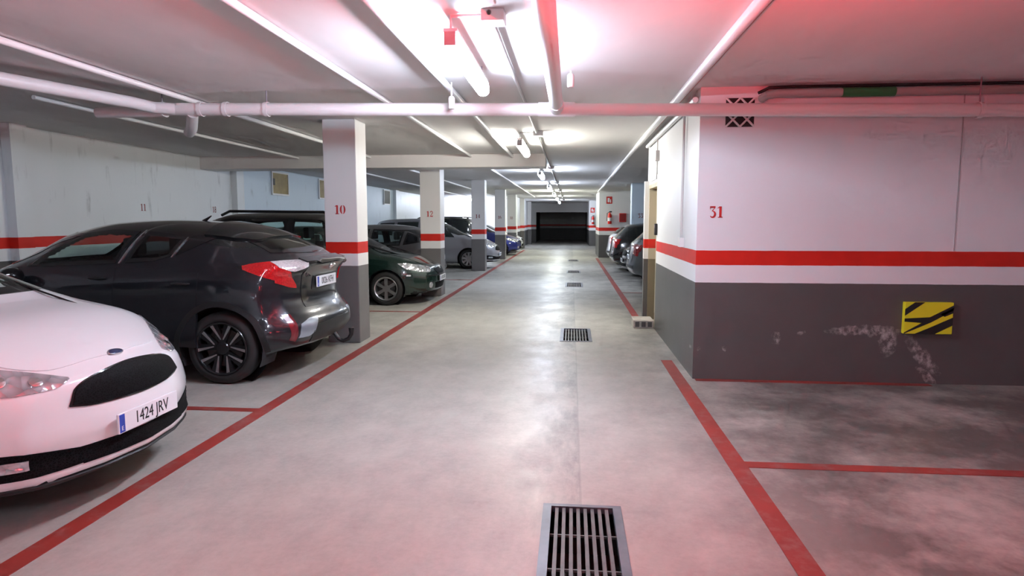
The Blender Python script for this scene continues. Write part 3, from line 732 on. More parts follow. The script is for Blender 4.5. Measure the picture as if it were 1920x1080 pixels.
    def seats(s):
        sp = s.sp; Lh = s.L / 2; H = sp.get('seat', .52)
        for x in sp['seatx']:
            for y in (.37, -.37):
                r = MB().box(x - Lh - .02, x - Lh + .48, y - .24, y + .24, H - .06, H + .12).build('seat', M_SEAT, s.root, bevel=.04)
                b = MB(); w = .22
                b.add([(x - Lh + .04, y - w, H + .05), (x - Lh + .04, y + w, H + .05), (x - Lh - .10, y + w * .85, H + .62), (x - Lh - .10, y - w * .85, H + .62), (x - Lh - .10, y - w, H + .05), (x - Lh - .10, y + w, H + .05), (x - Lh - .21, y + w * .85, H + .62), (x - Lh - .21, y - w * .85, H + .62)],
                      [(0, 1, 2, 3), (4, 7, 6, 5), (0, 4, 5, 1), (3, 2, 6, 7), (0, 3, 7, 4), (1, 5, 6, 2)]); b.build('backrest', M_SEAT, r, bevel=.03)
                MB().box(x - Lh - .22, x - Lh - .12, y - .12, y + .12, H + .65, H + .83).build('headrest', M_SEAT, r, bevel=.03)
    def wheel(s, xw, sg, R, Ra):
        sp = s.sp; w0 = s.W / 2; yo = w0 - sp.get('inset', .025); tw = .205; x = xw - s.L / 2; rr = R * sp.get('rim', .70)
        # wheel well
        mb = MB(); n = 20; vs = []; fs = []
        for i in range(n + 1):
            a = math.radians(-25 + 230 * i / n)
            for y in (w0 - .03, w0 - .34): vs.append((x + (Ra + .004) * math.cos(a), sg * y, max(.12, R + (Ra + .004) * math.sin(a))))
        for i in range(n): fs.append((2 * i, 2 * i + 1, 2 * i + 3, 2 * i + 2))
        c0 = len(vs); vs.append((x, sg * (w0 - .34), R))
        for i in range(n): fs.append((2 * i + 1, c0, 2 * i + 3))
        mb.add(vs, fs); mb.build('wheel_well', M_INT, s.root)
        W = MB(); prof = [(rr, -.012), (rr + .012, 0), (rr + .03, .004), (R - .045, .0), (R - .014, -.014), (R - .002, -.035), (R, -.06), (R, -tw + .06), (R - .012, -tw + .02), (R - .05, -tw), (rr, -tw + .01)]
        W.lathe([(r, h * sg) for r, h in prof], 40, 'y', (0, 0, 0)); ty = W.build('wheel', M_RUBBER, s.root, True); ty.location = (x, sg * yo, R)
        k = sp.get('wheelstyle', 'five'); mt = sp.get('wheelmat', M_ALLOY); RM = MB()
        RM.lathe([(rr + .004, -.008 * sg), (rr - .004, .002 * sg), (rr - .018, -.004 * sg), (rr - .03, -.03 * sg), (rr - .035, -.14 * sg), (rr - .03, -.19 * sg)], 40, 'y', mi=0)
        def spoke(a0, a1, r0, r1, wd0, wd1, h0, h1, mi):
            for k_ in range(1):
                d0 = Vector((math.cos(a0), 0, math.sin(a0))); d1 = Vector((math.cos(a1), 0, math.sin(a1)))
                p0, p1 = d0 * r0, d1 * r1; t = (p1 - p0).normalized(); sd = Vector((-t.z, 0, t.x))
                vs = []
                for p, wd, h in ((p0, wd0, h0), (p1, wd1, h1)):
                    for sx in (-1, 1):
                        for hh in (h, h - .035): vs.append(p + sd * (wd / 2 * sx) + Vector((0, hh * sg, 0)))
                RM.add(vs, [(0, 2, 6, 4), (1, 5, 7, 3), (0, 4, 5, 1), (2, 3, 7, 6), (0, 1, 3, 2), (4, 6, 7, 5)], mi)
        nsp = {'five': 5, 'six': 6, 'ydark': 5, 'multi': 9}[k]
        mats = [mt, M_ALLOY]
        for q in range(nsp):
            a = 2 * math.pi * q / nsp + math.pi / 2
            if k == 'ydark':
                for e in (-1, 1):
                    spoke(a + e * .05, a + e * .30, .05, rr - .015, .050, .075, -.030, -.014, 0)
                    spoke(a + e * .13, a + e * .40, .085, rr - .010, .010, .030, -.024, -.008, 1)
            elif k == 'six': spoke(a, a, .045, rr - .02, .048, .060, -.018, -.012, 0)
            elif k == 'multi': spoke(a, a, .05, rr - .02, .05, .07, -.012, -.006, 0)
            else: spoke(a, a, .045, rr - .02, .07, .06, -.02, -.012, 0)
        RM.lathe([(0, -.016 * sg), (.058, -.018 * sg), (.066, -.028 * sg), (.066, -.06 * sg)], 24, 'y')
        RM.build('rim', mats, ty, True)
        MB().lathe([(0, -.075 * sg), (rr * .72, -.075 * sg), (rr * .72, -.09 * sg), (0, -.09 * sg)], 28, 'y').build('brake_disc', plain('brake_steel', (.10, .095, .09), .45, .7), ty, True)
    def mirror(s, X, z, mat):
        for sg in (1, -1):
            h = s.cast('left' if sg > 0 else 'right', (X, z), 0)[0]
            mb = MB(); n = 8
            prof = [(0, -.07), (.05, -.068), (.075, -.04), (.08, 0), (.07, .045), (.045, .07), (0, .078)]
            vs = []; m = len(prof)
            mb.lathe(prof, 16, 'x'); mb.v = [(v[0] + h.x, h.y + sg * .13 + v[1] * 1.45, h.z + .03 + v[2]) for v in mb.v]
            o = mb.build('mirror', mat, s.root, True)
            MB().tube([(h.x, h.y - sg * .02, h.z - .01), (h.x, h.y + sg * .09, h.z)], [.028, .022], 8).build('mirror_arm', M_BLACK, o, True)
    def plate(s, end, z, txt, off=.004, tilt=0):
        sg = 1 if end == 'front' else -1
        p, nr = s.cast(end, (0, z), off); p2, _ = s.cast(end, (.24, z), off)
        p.x = p.x + sg * .004
        r = MB().box(-.006, .006, -.26, .26, -.055, .055).build('number_plate', M_PLATE, s.root, bevel=.003); r.location = p
        r.rotation_euler = (0, tilt, 0)
        # facing out along sg*x; the plate's own left (viewer's) is y = -sg*.26
        MB().box(sg * .006, sg * .0068, sg * -.254 if sg > 0 else .212, sg * -.212 if sg > 0 else .254, -.05, .05).build('country_band', M_PBLUE, r)
        text_mesh('plate_text', txt, .098, M_PTXT, r, (sg * .0066, sg * .02, -.002), (math.pi / 2, 0, sg * math.pi / 2), .82)
        text_mesh('country_letter', 'E', .035, M_PLATE, r, (sg * .0072, sg * -.233, -.028), (math.pi / 2, 0, sg * math.pi / 2))
        return r
    def doors(s, seams, zlo, zhi):
        for a, b in seams:
            for ax in ('left', 'right'):
                d = s.decal('door', ax, [(a, zhi(a)), ((a + b) / 2, zhi((a + b) / 2)), (b, zhi(b))], [(a + .03, zlo), ((a + b) / 2, zlo), (b - .03, zlo)], s.sp['paint'], .004, n=14, m=8)
                h = s.cast(ax, (a + .16, zhi(a) - .10), .02)[0]
                MB().tube([(h.x - .09, h.y, h.z), (h.x - .05, h.y + (.012 if ax == 'left' else -.012), h.z), (h.x + .05, h.y + (.012 if ax == 'left' else -.012), h.z), (h.x + .09, h.y, h.z)], [.008, .014, .014, .008], 8).build('handle', s.sp.get('handle', s.sp['paint']), d, True)
    def disc(s, name, axis, p, r, mat, off, h=.012, parent=None, n=20, sy=1.0):
        q, nr = s.cast(axis, p, off); mb = MB(); mb.lathe([(0, h), (r * .7, h * .95), (r * .95, h * .6), (r, 0), (r, -.02)], n, 'z')
        ex = Vector((0, 1, 0)) if axis in ('front', 'rear', 'top') else Vector((1, 0, 0)); ex = (ex - nr * ex.dot(nr)).normalized(); ey = nr.cross(ex); rot = Matrix((ex, ey, nr)).transposed().to_quaternion()
        o = mb.build(name, mat, parent or s.root, True); o.location = q; o.rotation_mode = 'QUATERNION'; o.rotation_quaternion = rot; o.scale = (1, sy, 1)
        return o
def flip(pts): return [(-a, b) for a, b in pts]

def place(o, x, y, rz, label, group=None, cat='car'):
    o.location = (x, y, 0); o.rotation_euler = (0, 0, rz); tag(o, label, cat, group); return o

# --- dark grey coupe-like SUV, tail to the aisle
def coupe_suv():
    L = 4.36
    sp = dict(L=L, W=1.80, R=.345, Ra=.405, xw=(.82, 3.46), paint=paint('slate', (.015, .0165, .022), .5, .30), roof=paint('black', (.006, .006, .007), .1, .2), hollow=True, res=1.15,
        top=[(0, 1.14), (.10, 1.17), (.3, 1.27), (.75, 1.455), (1.1, 1.525), (1.7, 1.56), (2.2, 1.54), (2.65, 1.455), (3.05, 1.22), (3.35, 1.06), (3.8, .985), (4.2, .90), (L, .80)],
        belt=[(0, 1.06), (.35, 1.12), (.9, 1.16), (1.5, 1.115), (2.4, 1.06), (3.0, 1.0), (3.5, .95), (4.1, .85), (L, .72)],
        bot=[(0, .33), (.35, .27), (1.2, .22), (3.2, .22), (4.1, .24), (L, .28)],
        wid=[(0, .74), (.10, .80), (.30, .865), (.7, .895), (1.5, .88), (2.5, .875), (3.4, .895), (3.9, .86), (4.2, .79), (L, .70)],
        side=[(0, .93), (.08, .965), (.22, 1.0), (.42, .975), (.62, .985), (.82, .975), (1, .92)],
        rear=[(.25, .20), (.36, .06), (.46, 0), (.56, .01), (.66, .09), (.80, .15), (1.02, .12), (1.12, .03), (1.2, .05)], rplan=(.24, 2.6),
        front=[(.2, .12), (.4, .02), (.6, 0), (.75, .06), (.9, .2)], fplan=(.3, 2.4), flare=.035, tum=.30,
        nu=[(0, 2.6), (.6, 2.6), (1.2, 3.0), (2.4, 3.0), (3.1, 2.8), (L, 2.4)],
        clad=[(0, .30), (.4, .30), (1.3, .36), (3.0, .36), (L, .34)], lip=.05, lipmat=M_BLACK, lipoff=.010, wheelstyle='ydark', wheelmat=M_ALLOYD, rim=.74,
        cabin=(.9, 3.0), seatx=(1.35, 2.15), seat=.55, handle=M_BLACK)
    sp['roofz'] = pchip([(0, 3), (.22, 3), (.30, 1.30), (.8, 1.30), (1.2, 1.36), (2.2, 1.42), (2.7, 1.36), (3.0, 1.2), (3.2, 3), (L, 3)])
    c = Car('compact_suv', sp)
    for ax in ('left', 'right'):
        c.window(ax, [(1.80, 1.445), (2.1, 1.462), (2.4, 1.425), (2.75, 1.20)], [(1.90, 1.14), (2.2, 1.125), (2.55, 1.11), (2.85, 1.105)], M_GLASS, n=26)
        c.window(ax, [(1.27, 1.385), (1.45, 1.42), (1.70, 1.445)], [(1.35, 1.21), (1.5, 1.165), (1.80, 1.145)], M_GLASSD)
        c.decal('window_trim', ax, [(1.735, 1.455), (1.85, 1.14)], [(1.75, 1.455), (1.868, 1.14)], M_CHROME, .008, n=8, m=1, smooth=False)
        c.decal('window_trim', ax, [(1.245, 1.385), (1.325, 1.20)], [(1.255, 1.388), (1.337, 1.20)], M_CHROME, .008, n=8, m=1, smooth=False)
        c.decal('quarter_panel', ax, [(.98, 1.40), (1.1, 1.41), (1.22, 1.40)], [(.97, 1.385), (1.12, 1.30), (1.30, 1.215)], M_BLACKG, .005)
        # boomerang tail lamp, side part
        t = c.decal('tail_lamp', ax, [(.62, 1.125), (.48, 1.150), (.36, 1.160), (.26, 1.162)], [(.61, 1.10), (.48, 1.05), (.36, 1.005), (.26, .965)], M_TAILR, .012, n=18, m=6)
        c.decal('lens_tip', ax, [(.645, 1.122), (.60, 1.13)], [(.65, 1.11), (.59, 1.09)], M_BLACKG, .014, parent=t, n=6, m=3)
    for e in (1, -1):
        f_ = (lambda p: p) if e > 0 else flip
        t = c.decal('tail_lamp', 'rear', f_([(.765, 1.12), (.70, 1.085), (.62, 1.00), (.56, .93)]), f_([(.765, .965), (.70, .935), (.62, .91), (.555, .90)]), M_TAILR, .014, n=14, m=6)
        c.decal('lens', 'rear', f_([(.745, 1.158), (.64, 1.163), (.45, 1.160)]), f_([(.745, 1.105), (.68, 1.075), (.60, 1.09), (.46, 1.140)]), M_TAILW, .015, parent=t, n=14, m=5)
        c.decal('reflector', 'rear', f_([(.76, .66), (.70, .66)]), f_([(.76, .42), (.715, .40)]), plain('reflector_red', (.16, .012, .018), .2, coat=.6), .006, n=6, m=8)
        c.decal('bumper_reflection', 'rear', f_([(.66, .56), (.50, .60), (.40, .60)]), f_([(.70, .43), (.58, .43), (.50, .46)]), plain('reflection_silver', (.42, .47, .55), .28, .7, .5), .006, n=10, m=6)  # reflection on the bumper, drawn as a silver-blue panel
    c.window('rear', [(-.52, 1.415), (0, 1.43), (.52, 1.415)], [(-.62, 1.24), (0, 1.22), (.62, 1.24)], M_GLASSD, 'rear_window', n=26, m=9)
    c.decal('roof_spoiler', 'top', [(.80, -.58), (.60, -.50), (.54, 0), (.60, .50), (.80, .58)], [(1.1, -.58), (1.1, -.4), (1.1, 0), (1.1, .4), (1.1, .58)], sp['roof'], .022, n=24, m=6)
    c.decal('tailgate', 'rear', [(-.50, 1.11), (0, 1.12), (.50, 1.11)], [(-.46, .70), (0, .69), (.46, .70)], sp['paint'], .004, n=20, m=10)
    c.decal('bumper_lower', 'rear', [(-.56, .52), (0, .54), (.56, .52)], [(-.50, .36), (0, .35), (.50, .36)], M_BLACK, .006, n=20, m=6)
    pl = c.plate('rear', .935, '0026 KFH', .02)
    c.decal('plate_recess', 'rear', [(-.30, 1.00), (.30, 1.00)], [(-.30, .86), (.30, .86)], M_BLACK, .010, n=8, m=4)
    b = c.disc('emblem', 'rear', (0, 1.085), .055, M_CHROME, .006, .014, sy=.75)
    q, _ = c.cast('rear', (.40, 1.02), .008)
    text_mesh('badge', 'C-HR', .06, M_CHROME, c.root, q, (math.pi / 2, 0, -math.pi / 2), 1.1, .002)
    c.decal('boot_lip', 'rear', [(-.50, 1.165), (0, 1.175), (.50, 1.165)], [(-.50, 1.13), (0, 1.135), (.50, 1.13)], M_BLACKG, .03, n=18, m=3)
    p, _ = c.cast('rear', (-.05, .42), 0)
    MB().tube([(p.x + .06, -.05, .36), (p.x + .0, -.05, .285), (p.x - .05, -.05, .265), (p.x - .11, -.05, .29), (p.x - .14, -.05, .34), (p.x - .14, -.05, .41)], [.022, .022, .022, .022, .022, .03], 10).build('tow_hook', M_BLACK, c.root, True)
    q, _ = c.cast('top', (1.45, 0), 0); MB().tube([(q.x, 0, q.z - .01), (q.x - .09, 0, q.z + .05)], [.022, .005], 8).build('antenna', M_BLACKG, c.root, True)
    c.doors([(1.88, 2.95), (1.02, 1.86)], .36, lambda x: 1.10 if x > 1.4 else 1.06)
    c.mirror(2.84, 1.0, M_BLACKG)
    c.window('front', [(-.50, 1.42), (0, 1.44), (.50, 1.42)], [(-.66, 1.12), (0, 1.10), (.66, 1.12)], M_GLASS, 'windscreen')
    return c.finish()

# --- white MPV, nose to the aisle
def mpv(name, pt, hero, res):
    L = 4.38
    sp = dict(L=L, W=1.83, R=.32, xw=(.80, 3.45), paint=pt, hollow=hero, res=res,
        top=[(0, 1.42), (.2, 1.53), (.8, 1.60), (1.6, 1.625), (2.2, 1.58), (2.75, 1.36), (3.25, 1.115), (3.42, 1.05), (3.75, .985), (4.05, .90), (4.25, .82), (L, .735)],
        belt=[(0, .98), (.8, 1.02), (2.0, 1.0), (3.0, .96), (3.4, .93), (3.8, .875), (4.1, .79), (4.28, .71), (L, .65)],
        bot=[(0, .30), (.4, .22), (1.2, .19), (3.3, .19), (4.1, .205), (L, .225)],
        wid=[(0, .76), (.2, .84), (.6, .90), (2.0, .905), (3.4, .905), (3.8, .885), (4.05, .84), (4.25, .77), (L, .66)],
        rear=[(.25, .10), (.45, 0), (.7, .04), (1.0, .10), (1.45, .25)], rplan=(.14, 2.6),
        front=[(.2, .045), (.28, .0), (.36, .015), (.46, .0), (.58, .02), (.70, .06), (.80, .13), (.95, .25)], fplan=(.34, 2.0), flare=.015, tum=.24,
        nu=[(0, 3.2), (2.4, 3.2), (3.2, 2.9), (3.6, 2.6), (L, 2.5)], lip=.03, cabin=(.7, 3.1), seatx=(1.35, 2.2), seat=.6, wheelstyle='multi')
    c = Car(name, sp)
    c.window('front', [(-.56, 1.50), (0, 1.525), (.56, 1.50)], [(-.725, 1.083), (-.4, 1.09), (0, 1.095), (.4, 1.09), (.725, 1.083)], M_GLASS, 'windscreen', n=34, m=14)
    for ax in ('left', 'right'):
        c.window(ax, [(1.85, 1.50), (2.2, 1.475), (2.7, 1.30)], [(1.85, 1.05), (2.4, 1.03), (2.98, 1.02)], M_GLASS)
        c.window(ax, [(1.05, 1.50), (1.75, 1.51)], [(1.0, 1.07), (1.78, 1.05)], M_GLASSD)
        c.window(ax, [(.45, 1.46), (.95, 1.49)], [(.35, 1.10), (.92, 1.075)], M_GLASSD)
    for e in (1, -1):
        f_ = (lambda p: p) if e > 0 else flip
        hl = c.decal('headlamp', 'front', f_([(.385, .735), (.50, .785), (.64, .835), (.80, .885)]), f_([(.39, .728), (.48, .700), (.62, .695), (.80, .735)]), M_HEAD, .006, n=20, m=8)
        for yy, zz, rr_ in ((.52, .738, .032), (.64, .762, .040)): c.disc('lamp_reflector', 'front', (yy * e, zz), rr_, M_CHROME, .006, .010, hl)
        c.decal('fog_surround', 'front', f_([(.40, .375), (.55, .40), (.70, .425), (.80, .44)]), f_([(.40, .295), (.55, .292), (.70, .295), (.80, .31)]), M_GRILLE, .006, n=16, m=5)
        c.decal('fog_lamp', 'front', f_([(.64, .385), (.76, .395)]), f_([(.64, .335), (.76, .340)]), M_HEAD, .010, n=10, m=4)
    k = .80
    c.decal('grille_surround', 'front', [(-.56 * k, .603), (-.49 * k, .685), (-.32 * k, .729), (0, .748), (.32 * k, .729), (.49 * k, .685), (.56 * k, .603)], [(-.56 * k, .597), (-.42 * k, .578), (-.2 * k, .570), (0, .567), (.2 * k, .570), (.42 * k, .578), (.56 * k, .597)], M_BLACKG, .006, n=36, m=6)
    c.decal('grille', 'front', [(-.54 * k, .605), (-.48 * k, .681), (-.31 * k, .724), (0, .743), (.31 * k, .724), (.48 * k, .681), (.54 * k, .605)], [(-.54 * k, .602), (-.40 * k, .586), (-.2 * k, .578), (0, .575), (.2 * k, .578), (.40 * k, .586), (.54 * k, .602)], M_GRILLE, .010, n=36, m=6)
    c.decal('lower_intake', 'front', [(-.42, .378), (0, .372), (.42, .378)], [(-.42, .290), (0, .285), (.42, .290)], M_GRILLE, .006, n=24, m=4)
    c.decal('splitter', 'front', [(-.72, .250), (-.5, .243), (0, .236), (.5, .243), (.72, .250)], [(-.72, .23), (-.5, .225), (0, .222), (.5, .225), (.72, .23)], M_BLACK, .012, n=30, m=2)
    em = c.disc('emblem', 'front', (0, .79), .062, M_CHROME, .002, .010, sy=.45)
    c.disc('emblem_field', 'front', (0, .79), .052, plain('emblem_blue', (.01, .03, .12), .2, .3, 1), .006, .010, sy=.42)
    c.plate('front', .447, '1424 JRV', .006)
    c.decal('bonnet', 'top', [(3.42, .66), (3.7, .66), (4.0, .57), (4.16, .38), (4.205, 0)], [(3.42, -.66), (3.7, -.66), (4.0, -.57), (4.16, -.38), (4.205, 0)], pt, .005, n=24, m=20)
    zz = pchip([(0, 1.02), (3, .99)])
    c.doors([(1.82, 2.98), (1.0, 1.80)], .34, lambda x: .99)
    c.mirror(2.62, 1.03, pt)
    if not hero:
        for ax in ('left', 'right'): c.decal('tail_lamp', ax, [(.06, 1.10), (.22, 1.08)], [(.06, .82), (.22, .9)], M_TAILR, .006, n=8, m=6)
    return c.finish()

# --- generic hatchback, either end may face the aisle
def hatch(name, pt, hollow, res, H=1.46, wstyle='six', plate='4318 DXB', txt=True, lit=None, L=4.15, W=1.72, dark_tail=False):
    k = H - 1.46
    sp = dict(L=L, W=W, R=.31, xw=(.72, L - .88), paint=pt, hollow=hollow, res=res,
        top=[(0, .98), (.08, 1.08), (.35, 1.28 + k), (.75, 1.41 + k), (1.4, 1.455 + k), (2.0, 1.44 + k), (2.4, 1.33 + k), (2.85, 1.11 + k * .5), (3.13, .985), (3.5, .92), (3.9, .82), (L, .70)],
        belt=[(0, .88), (.5, .93), (1.6, .92), (2.6, .89), (3.1, .87), (3.6, .80), (3.95, .71), (L, .62)],
        bot=[(0, .30), (.4, .22), (1.2, .18), (3.1, .18), (3.9, .20), (L, .24)],
        wid=[(0, .70), (.2, .79), (.6, .845), (2.0, .855), (3.2, .85), (3.6, .83), (3.9, .76), (L, .62)],
        rear=[(.25, .10), (.45, 0), (.62, .03), (.85, .07), (1.0, .10), (1.3, .3)], rplan=(.16, 2.6),
        front=[(.2, .05), (.4, 0), (.55, .01), (.68, .07), (.8, .16)], fplan=(.32, 2.3), flare=.012, tum=.26,
        nu=[(0, 3.0), (2.2, 3.0), (3.0, 2.7), (L, 2.5)], lip=.025, cabin=(.7, 2.9), seatx=(1.2, 1.95), seat=.46, wheelstyle=wstyle, hz=.95)
    c = Car(name, sp); d = k * .8
    c.window('front', [(-.52, 1.345 + k), (0, 1.36 + k), (.52, 1.345 + k)], [(-.66, 1.03), (0, 1.04), (.66, 1.03)], M_GLASS, 'windscreen', n=26, m=10)
    c.window('rear', [(-.50, 1.33 + k), (0, 1.345 + k), (.50, 1.33 + k)], [(-.58, 1.10), (0, 1.09), (.58, 1.10)], M_GLASSD, 'rear_window')
    for ax in ('left', 'right'):
        c.window(ax, [(1.62, 1.35 + d), (1.95, 1.335 + d), (2.35, 1.20 + d * .6)], [(1.62, .97), (2.1, .955), (2.62, .945)], M_GLASS)
        c.window(ax, [(.80, 1.30 + d), (1.15, 1.34 + d), (1.54, 1.35 + d)], [(.86, .99), (1.2, .98), (1.54, .97)], M_GLASS)
        c.window(ax, [(.46, 1.19 + d * .6), (.73, 1.28 + d)], [(.42, 1.06), (.79, 1.0)], M_GLASSD, n=10)
    tm = lit or (M_TAILD if dark_tail else M_TAILR)
    for e in (1, -1):
        f_ = (lambda p: p) if e > 0 else flip
        hl = c.decal('headlamp', 'front', f_([(.42, .70), (.56, .735), (.70, .755)]), f_([(.42, .665), (.54, .60), (.70, .615)]), M_HEAD, .006, n=14, m=6)
        c.decal('headlamp', 'left' if e > 0 else 'right', [(L - .36, .74), (L - .52, .775), (L - .66, .775)], [(L - .34, .63), (L - .50, .67), (L - .66, .765)], M_HEAD, .008, n=14, m=6)
        fr = c.disc('fog_lamp', 'front', (.52 * e, .36), .055, M_HEAD, .002)
        c.decal('tail_lamp', 'rear', f_([(.70, .98), (.56, .97)]), f_([(.72, .72), (.60, .74)]), tm, .008, n=8, m=8)
        c.decal('tail_lamp', 'left' if e > 0 else 'right', [(.10, 1.0), (.30, .98)], [(.10, .76), (.26, .84)], tm, .008, n=8, m=6)
        c.decal('side_indicator', 'left' if e > 0 else 'right', [(L - .50, .565), (L - .42, .565)], [(L - .50, .535), (L - .42, .535)], M_HEAD, .006, n=4, m=2)
    c.decal('grille', 'front', [(-.34, .655), (0, .675), (.34, .655)], [(-.26, .565), (0, .55), (.26, .565)], M_GRILLE, .008, n=18, m=4)
    c.disc('emblem', 'front', (0, .665), .055, M_CHROME, .006, .014, sy=.7)
    c.decal('lower_intake', 'front', [(-.38, .40), (0, .41), (.38, .40)], [(-.34, .29), (0, .28), (.34, .29)], M_GRILLE, .006, n=16, m=3)
    c.decal('bumper_strip', 'front', [(-.62, .545), (0, .535), (.62, .545)], [(-.62, .525), (0, .515), (.62, .525)], M_BLACK, .008, n=20, m=1)
    c.decal('bumper_strip', 'rear', [(-.66, .50), (0, .50), (.66, .50)], [(-.66, .43), (0, .43), (.66, .43)], M_BLACK, .008, n=20, m=2)
    if txt: c.plate('front', .47, plate, .012); c.plate('rear', .68, plate, .008)
    c.decal('bonnet', 'top', [(3.13, .62), (3.5, .60), (3.85, .48), (L - .16, 0)], [(3.13, -.62), (3.5, -.60), (3.85, -.48), (L - .16, 0)], pt, .005, n=18, m=14)
    c.decal('tailgate', 'rear', [(-.52, 1.06), (0, 1.07), (.52, 1.06)], [(-.50, .56), (0, .55), (.50, .56)], pt, .004, n=14, m=8)
    c.doors([(1.58, 2.62), (.84, 1.56)], .30, lambda x: .90)
    c.mirror(2.46, .95, pt)
    return c.finish()

# --- boxy dark utility car
def boxy(name, pt, hollow, res, kx=1.0):
    L = 4.15 * kx
    sp = dict(L=L, W=1.76, R=.34, xw=(.75 * kx, 3.3 * kx), paint=pt, hollow=hollow, res=res,
        top=[(0 * kx, 1.50), (.06 * kx, 1.60), (.3 * kx, 1.655), (1.2 * kx, 1.68), (1.9 * kx, 1.665), (2.25 * kx, 1.60), (2.75 * kx, 1.22), (2.95 * kx, 1.08), (3.3 * kx, 1.03), (3.9 * kx, .95), (L, .82)],
        belt=[(0 * kx, 1.0), (2.5 * kx, .99), (3.0 * kx, .97), (3.6 * kx, .92), (L, .76)], bot=[(0 * kx, .34), (.4 * kx, .25), (3.6 * kx, .25), (L, .30)],
        wid=[(0 * kx, .80), (.12 * kx, .855), (.5 * kx, .875), (3.2 * kx, .875), (3.8 * kx, .83), (L, .72)],
        rear=[(.25, .08), (.45, 0), (.7, .04), (1.0, .06), (1.6, .14)], rplan=(.06, 3), front=[(.2, .06), (.5, 0), (.8, .06), (.95, .15)], fplan=(.22, 2.6), tum=.12,
        nu=[(0 * kx, 4.6), (2.2 * kx, 4.4), (3 * kx, 3.2), (L, 3)], lip=.04, lipmat=M_BLACK, cabin=(.3 * kx, 2.8 * kx), seatx=(1.2 * kx, 1.95 * kx), seat=.62, hz=1.0)
    c = Car(name, sp)
    c.window('front', [(-.62, 1.56), (0, 1.57), (.62, 1.56)], [(-.70, 1.13), (0, 1.14), (.70, 1.13)], M_GLASS, 'windscreen')
    c.window('rear', [(-.62, 1.55), (0, 1.56), (.62, 1.55)], [(-.68, 1.06), (0, 1.06), (.68, 1.06)], M_GLASS, 'rear_window')
    for ax in ('left', 'right'):
        c.window(ax, [(1.62 * kx, 1.57), (2.1 * kx, 1.55), (2.36 * kx, 1.40)], [(1.62 * kx, 1.06), (2.1 * kx, 1.05), (2.62 * kx, 1.05)], M_GLASS)
        c.window(ax, [(.86 * kx, 1.57), (1.54 * kx, 1.575)], [(.84 * kx, 1.07), (1.54 * kx, 1.06)], M_GLASS)
        c.window(ax, [(.16 * kx, 1.55), (.76 * kx, 1.57)], [(.12 * kx, 1.08), (.74 * kx, 1.07)], M_GLASS)
        sg = 1 if ax == 'left' else -1
        MB().tube([(.15 * kx - L / 2, sg * .62, 1.62), (.25 * kx - L / 2, sg * .62, 1.675), (1.9 * kx - L / 2, sg * .62, 1.69), (2.05 * kx - L / 2, sg * .62, 1.63)], .02, 8).build('roof_rail', M_BLACK, c.root, True)
        c.decal('tail_lamp', 'rear', [(.76 * sg, .98), (.66 * sg, .98)], [(.76 * sg, .62), (.66 * sg, .62)], M_TAILR, .008, n=5, m=6)
        c.decal('headlamp', 'front', [(.50 * sg, .82), (.70 * sg, .85)], [(.50 * sg, .68), (.70 * sg, .70)], M_HEAD, .008, n=8, m=5)
    c.decal('grille', 'front', [(-.44, .82), (.44, .82)], [(-.42, .66), (.42, .66)], M_GRILLE, .006, n=12, m=4)
    c.decal('bumper_strip', 'rear', [(-.74, .56), (0, .57), (.74, .56)], [(-.74, .40), (0, .39), (.74, .40)], M_BLACK, .012, n=18, m=3)
    c.plate('rear', .74, '6652 BVK', .008)
    c.doors([(1.60 * kx, 2.66 * kx), (.84 * kx, 1.56 * kx)], .36, lambda x: .99)
    c.mirror(2.5 * kx, 1.08, M_BLACK)
    return c.finish()

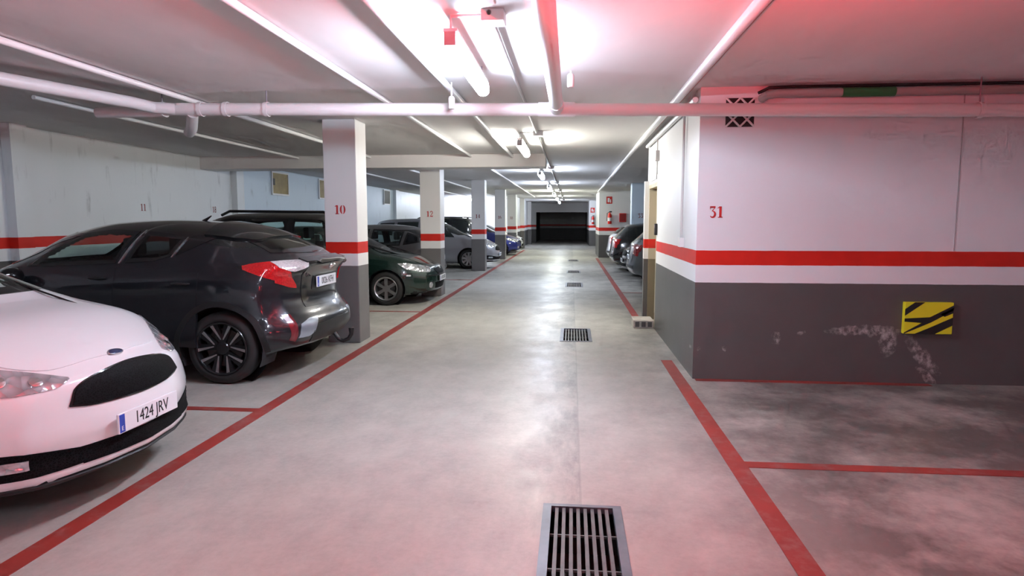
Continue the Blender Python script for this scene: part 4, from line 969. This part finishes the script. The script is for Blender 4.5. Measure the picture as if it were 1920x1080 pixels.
PI = math.pi
place(mpv('minivan', paint('white', (.80, .80, .81), 0, .30), True, 1.2), -2.455 - 2.19, 3.43, 0, 'white minivan parked nose out at the left edge, plate 1424 JRV')
place(coupe_suv(), -2.47 - 2.18, 6.55, PI, 'dark grey sporty suv with black roof parked tail out before the nearest column')
place(boxy('utility_car', paint('charcoal', (.012, .012, .013), .2, .3), True, .9, .86), -3.36 - 2.075 * .86, 9.65, PI, 'black boxy car with roof rails behind the dark grey suv')
gr = hatch('hatchback', paint('bottle_green', (.008, .026, .020), .3, .25), True, 1.0)
place(gr, -2.50 - 2.075, 12.22, 0, 'dark green hatchback parked nose out between columns 10 and 12')
place(hatch('hatchback', paint('grey', (.16, .15, .15), .4, .3), True, .8, H=1.47, wstyle='five', plate='7710 CGT'), -3.02 - 2.075, 15.0, PI, 'grey hatchback parked tail out behind the column numbered 12')
place(mpv('minivan', paint('silver', (.42, .42, .45), .6, .3), False, .7), -2.38 - 2.19, 21.35, 0, 'silver minivan parked nose out behind the column numbered 14')
place(boxy('utility_car', paint('anthracite', (.03, .035, .038), .3, .3), False, .5), -3.6 - 2.075, 23.9, PI, 'dark tall car behind the silver minivan')
place(hatch('hatchback', paint('blue', (.02, .03, .20), .4, .3), False, .6, txt=False, wstyle='five'), -2.3 - 2.075, 29.4, 0, 'blue hatchback parked nose out far along the left row')
place(hatch('hatchback', paint('pearl', (.70, .70, .70), 0, .3), False, .5, txt=False, wstyle='five'), -2.45 - 2.075, 32.6, 0, 'white hatchback at the far end of the left row')
place(hatch('hatchback', paint('steel', (.07, .08, .085), .4, .3), False, .7, H=1.52, wstyle='five', dark_tail=True), 1.36 + 2.075, 15.9, 0, 'dark steel grey hatchback nearest on the right, tail to the aisle')
place(mpv('minivan', paint('graphite', (.05, .052, .058), .4, .3), False, .5), 1.42 + 2.19, 18.35, PI, 'graphite minivan parked nose out in the middle of the right row')
place(hatch('hatchback', paint('black', (.010, .012, .012), .2, .3), False, .6, H=1.50, txt=False, wstyle='five'), 1.20 + 2.075, 20.65, 0, 'black hatchback with red tail lamps in the right row')
place(hatch('hatchback', paint('white2', (.75, .76, .78), 0, .3), False, .5, txt=False, wstyle='five'), 1.25 + 2.075, 23.3, 0, 'white hatchback farthest along the right row')
place(hatch('hatchback', paint('wine', (.12, .01, .015), .3, .3), False, .5, txt=False, wstyle='five', lit=M_TAILON), .10, -.38 - 2.075, -PI / 2, 'car with lit red stop lamps standing behind the viewer')
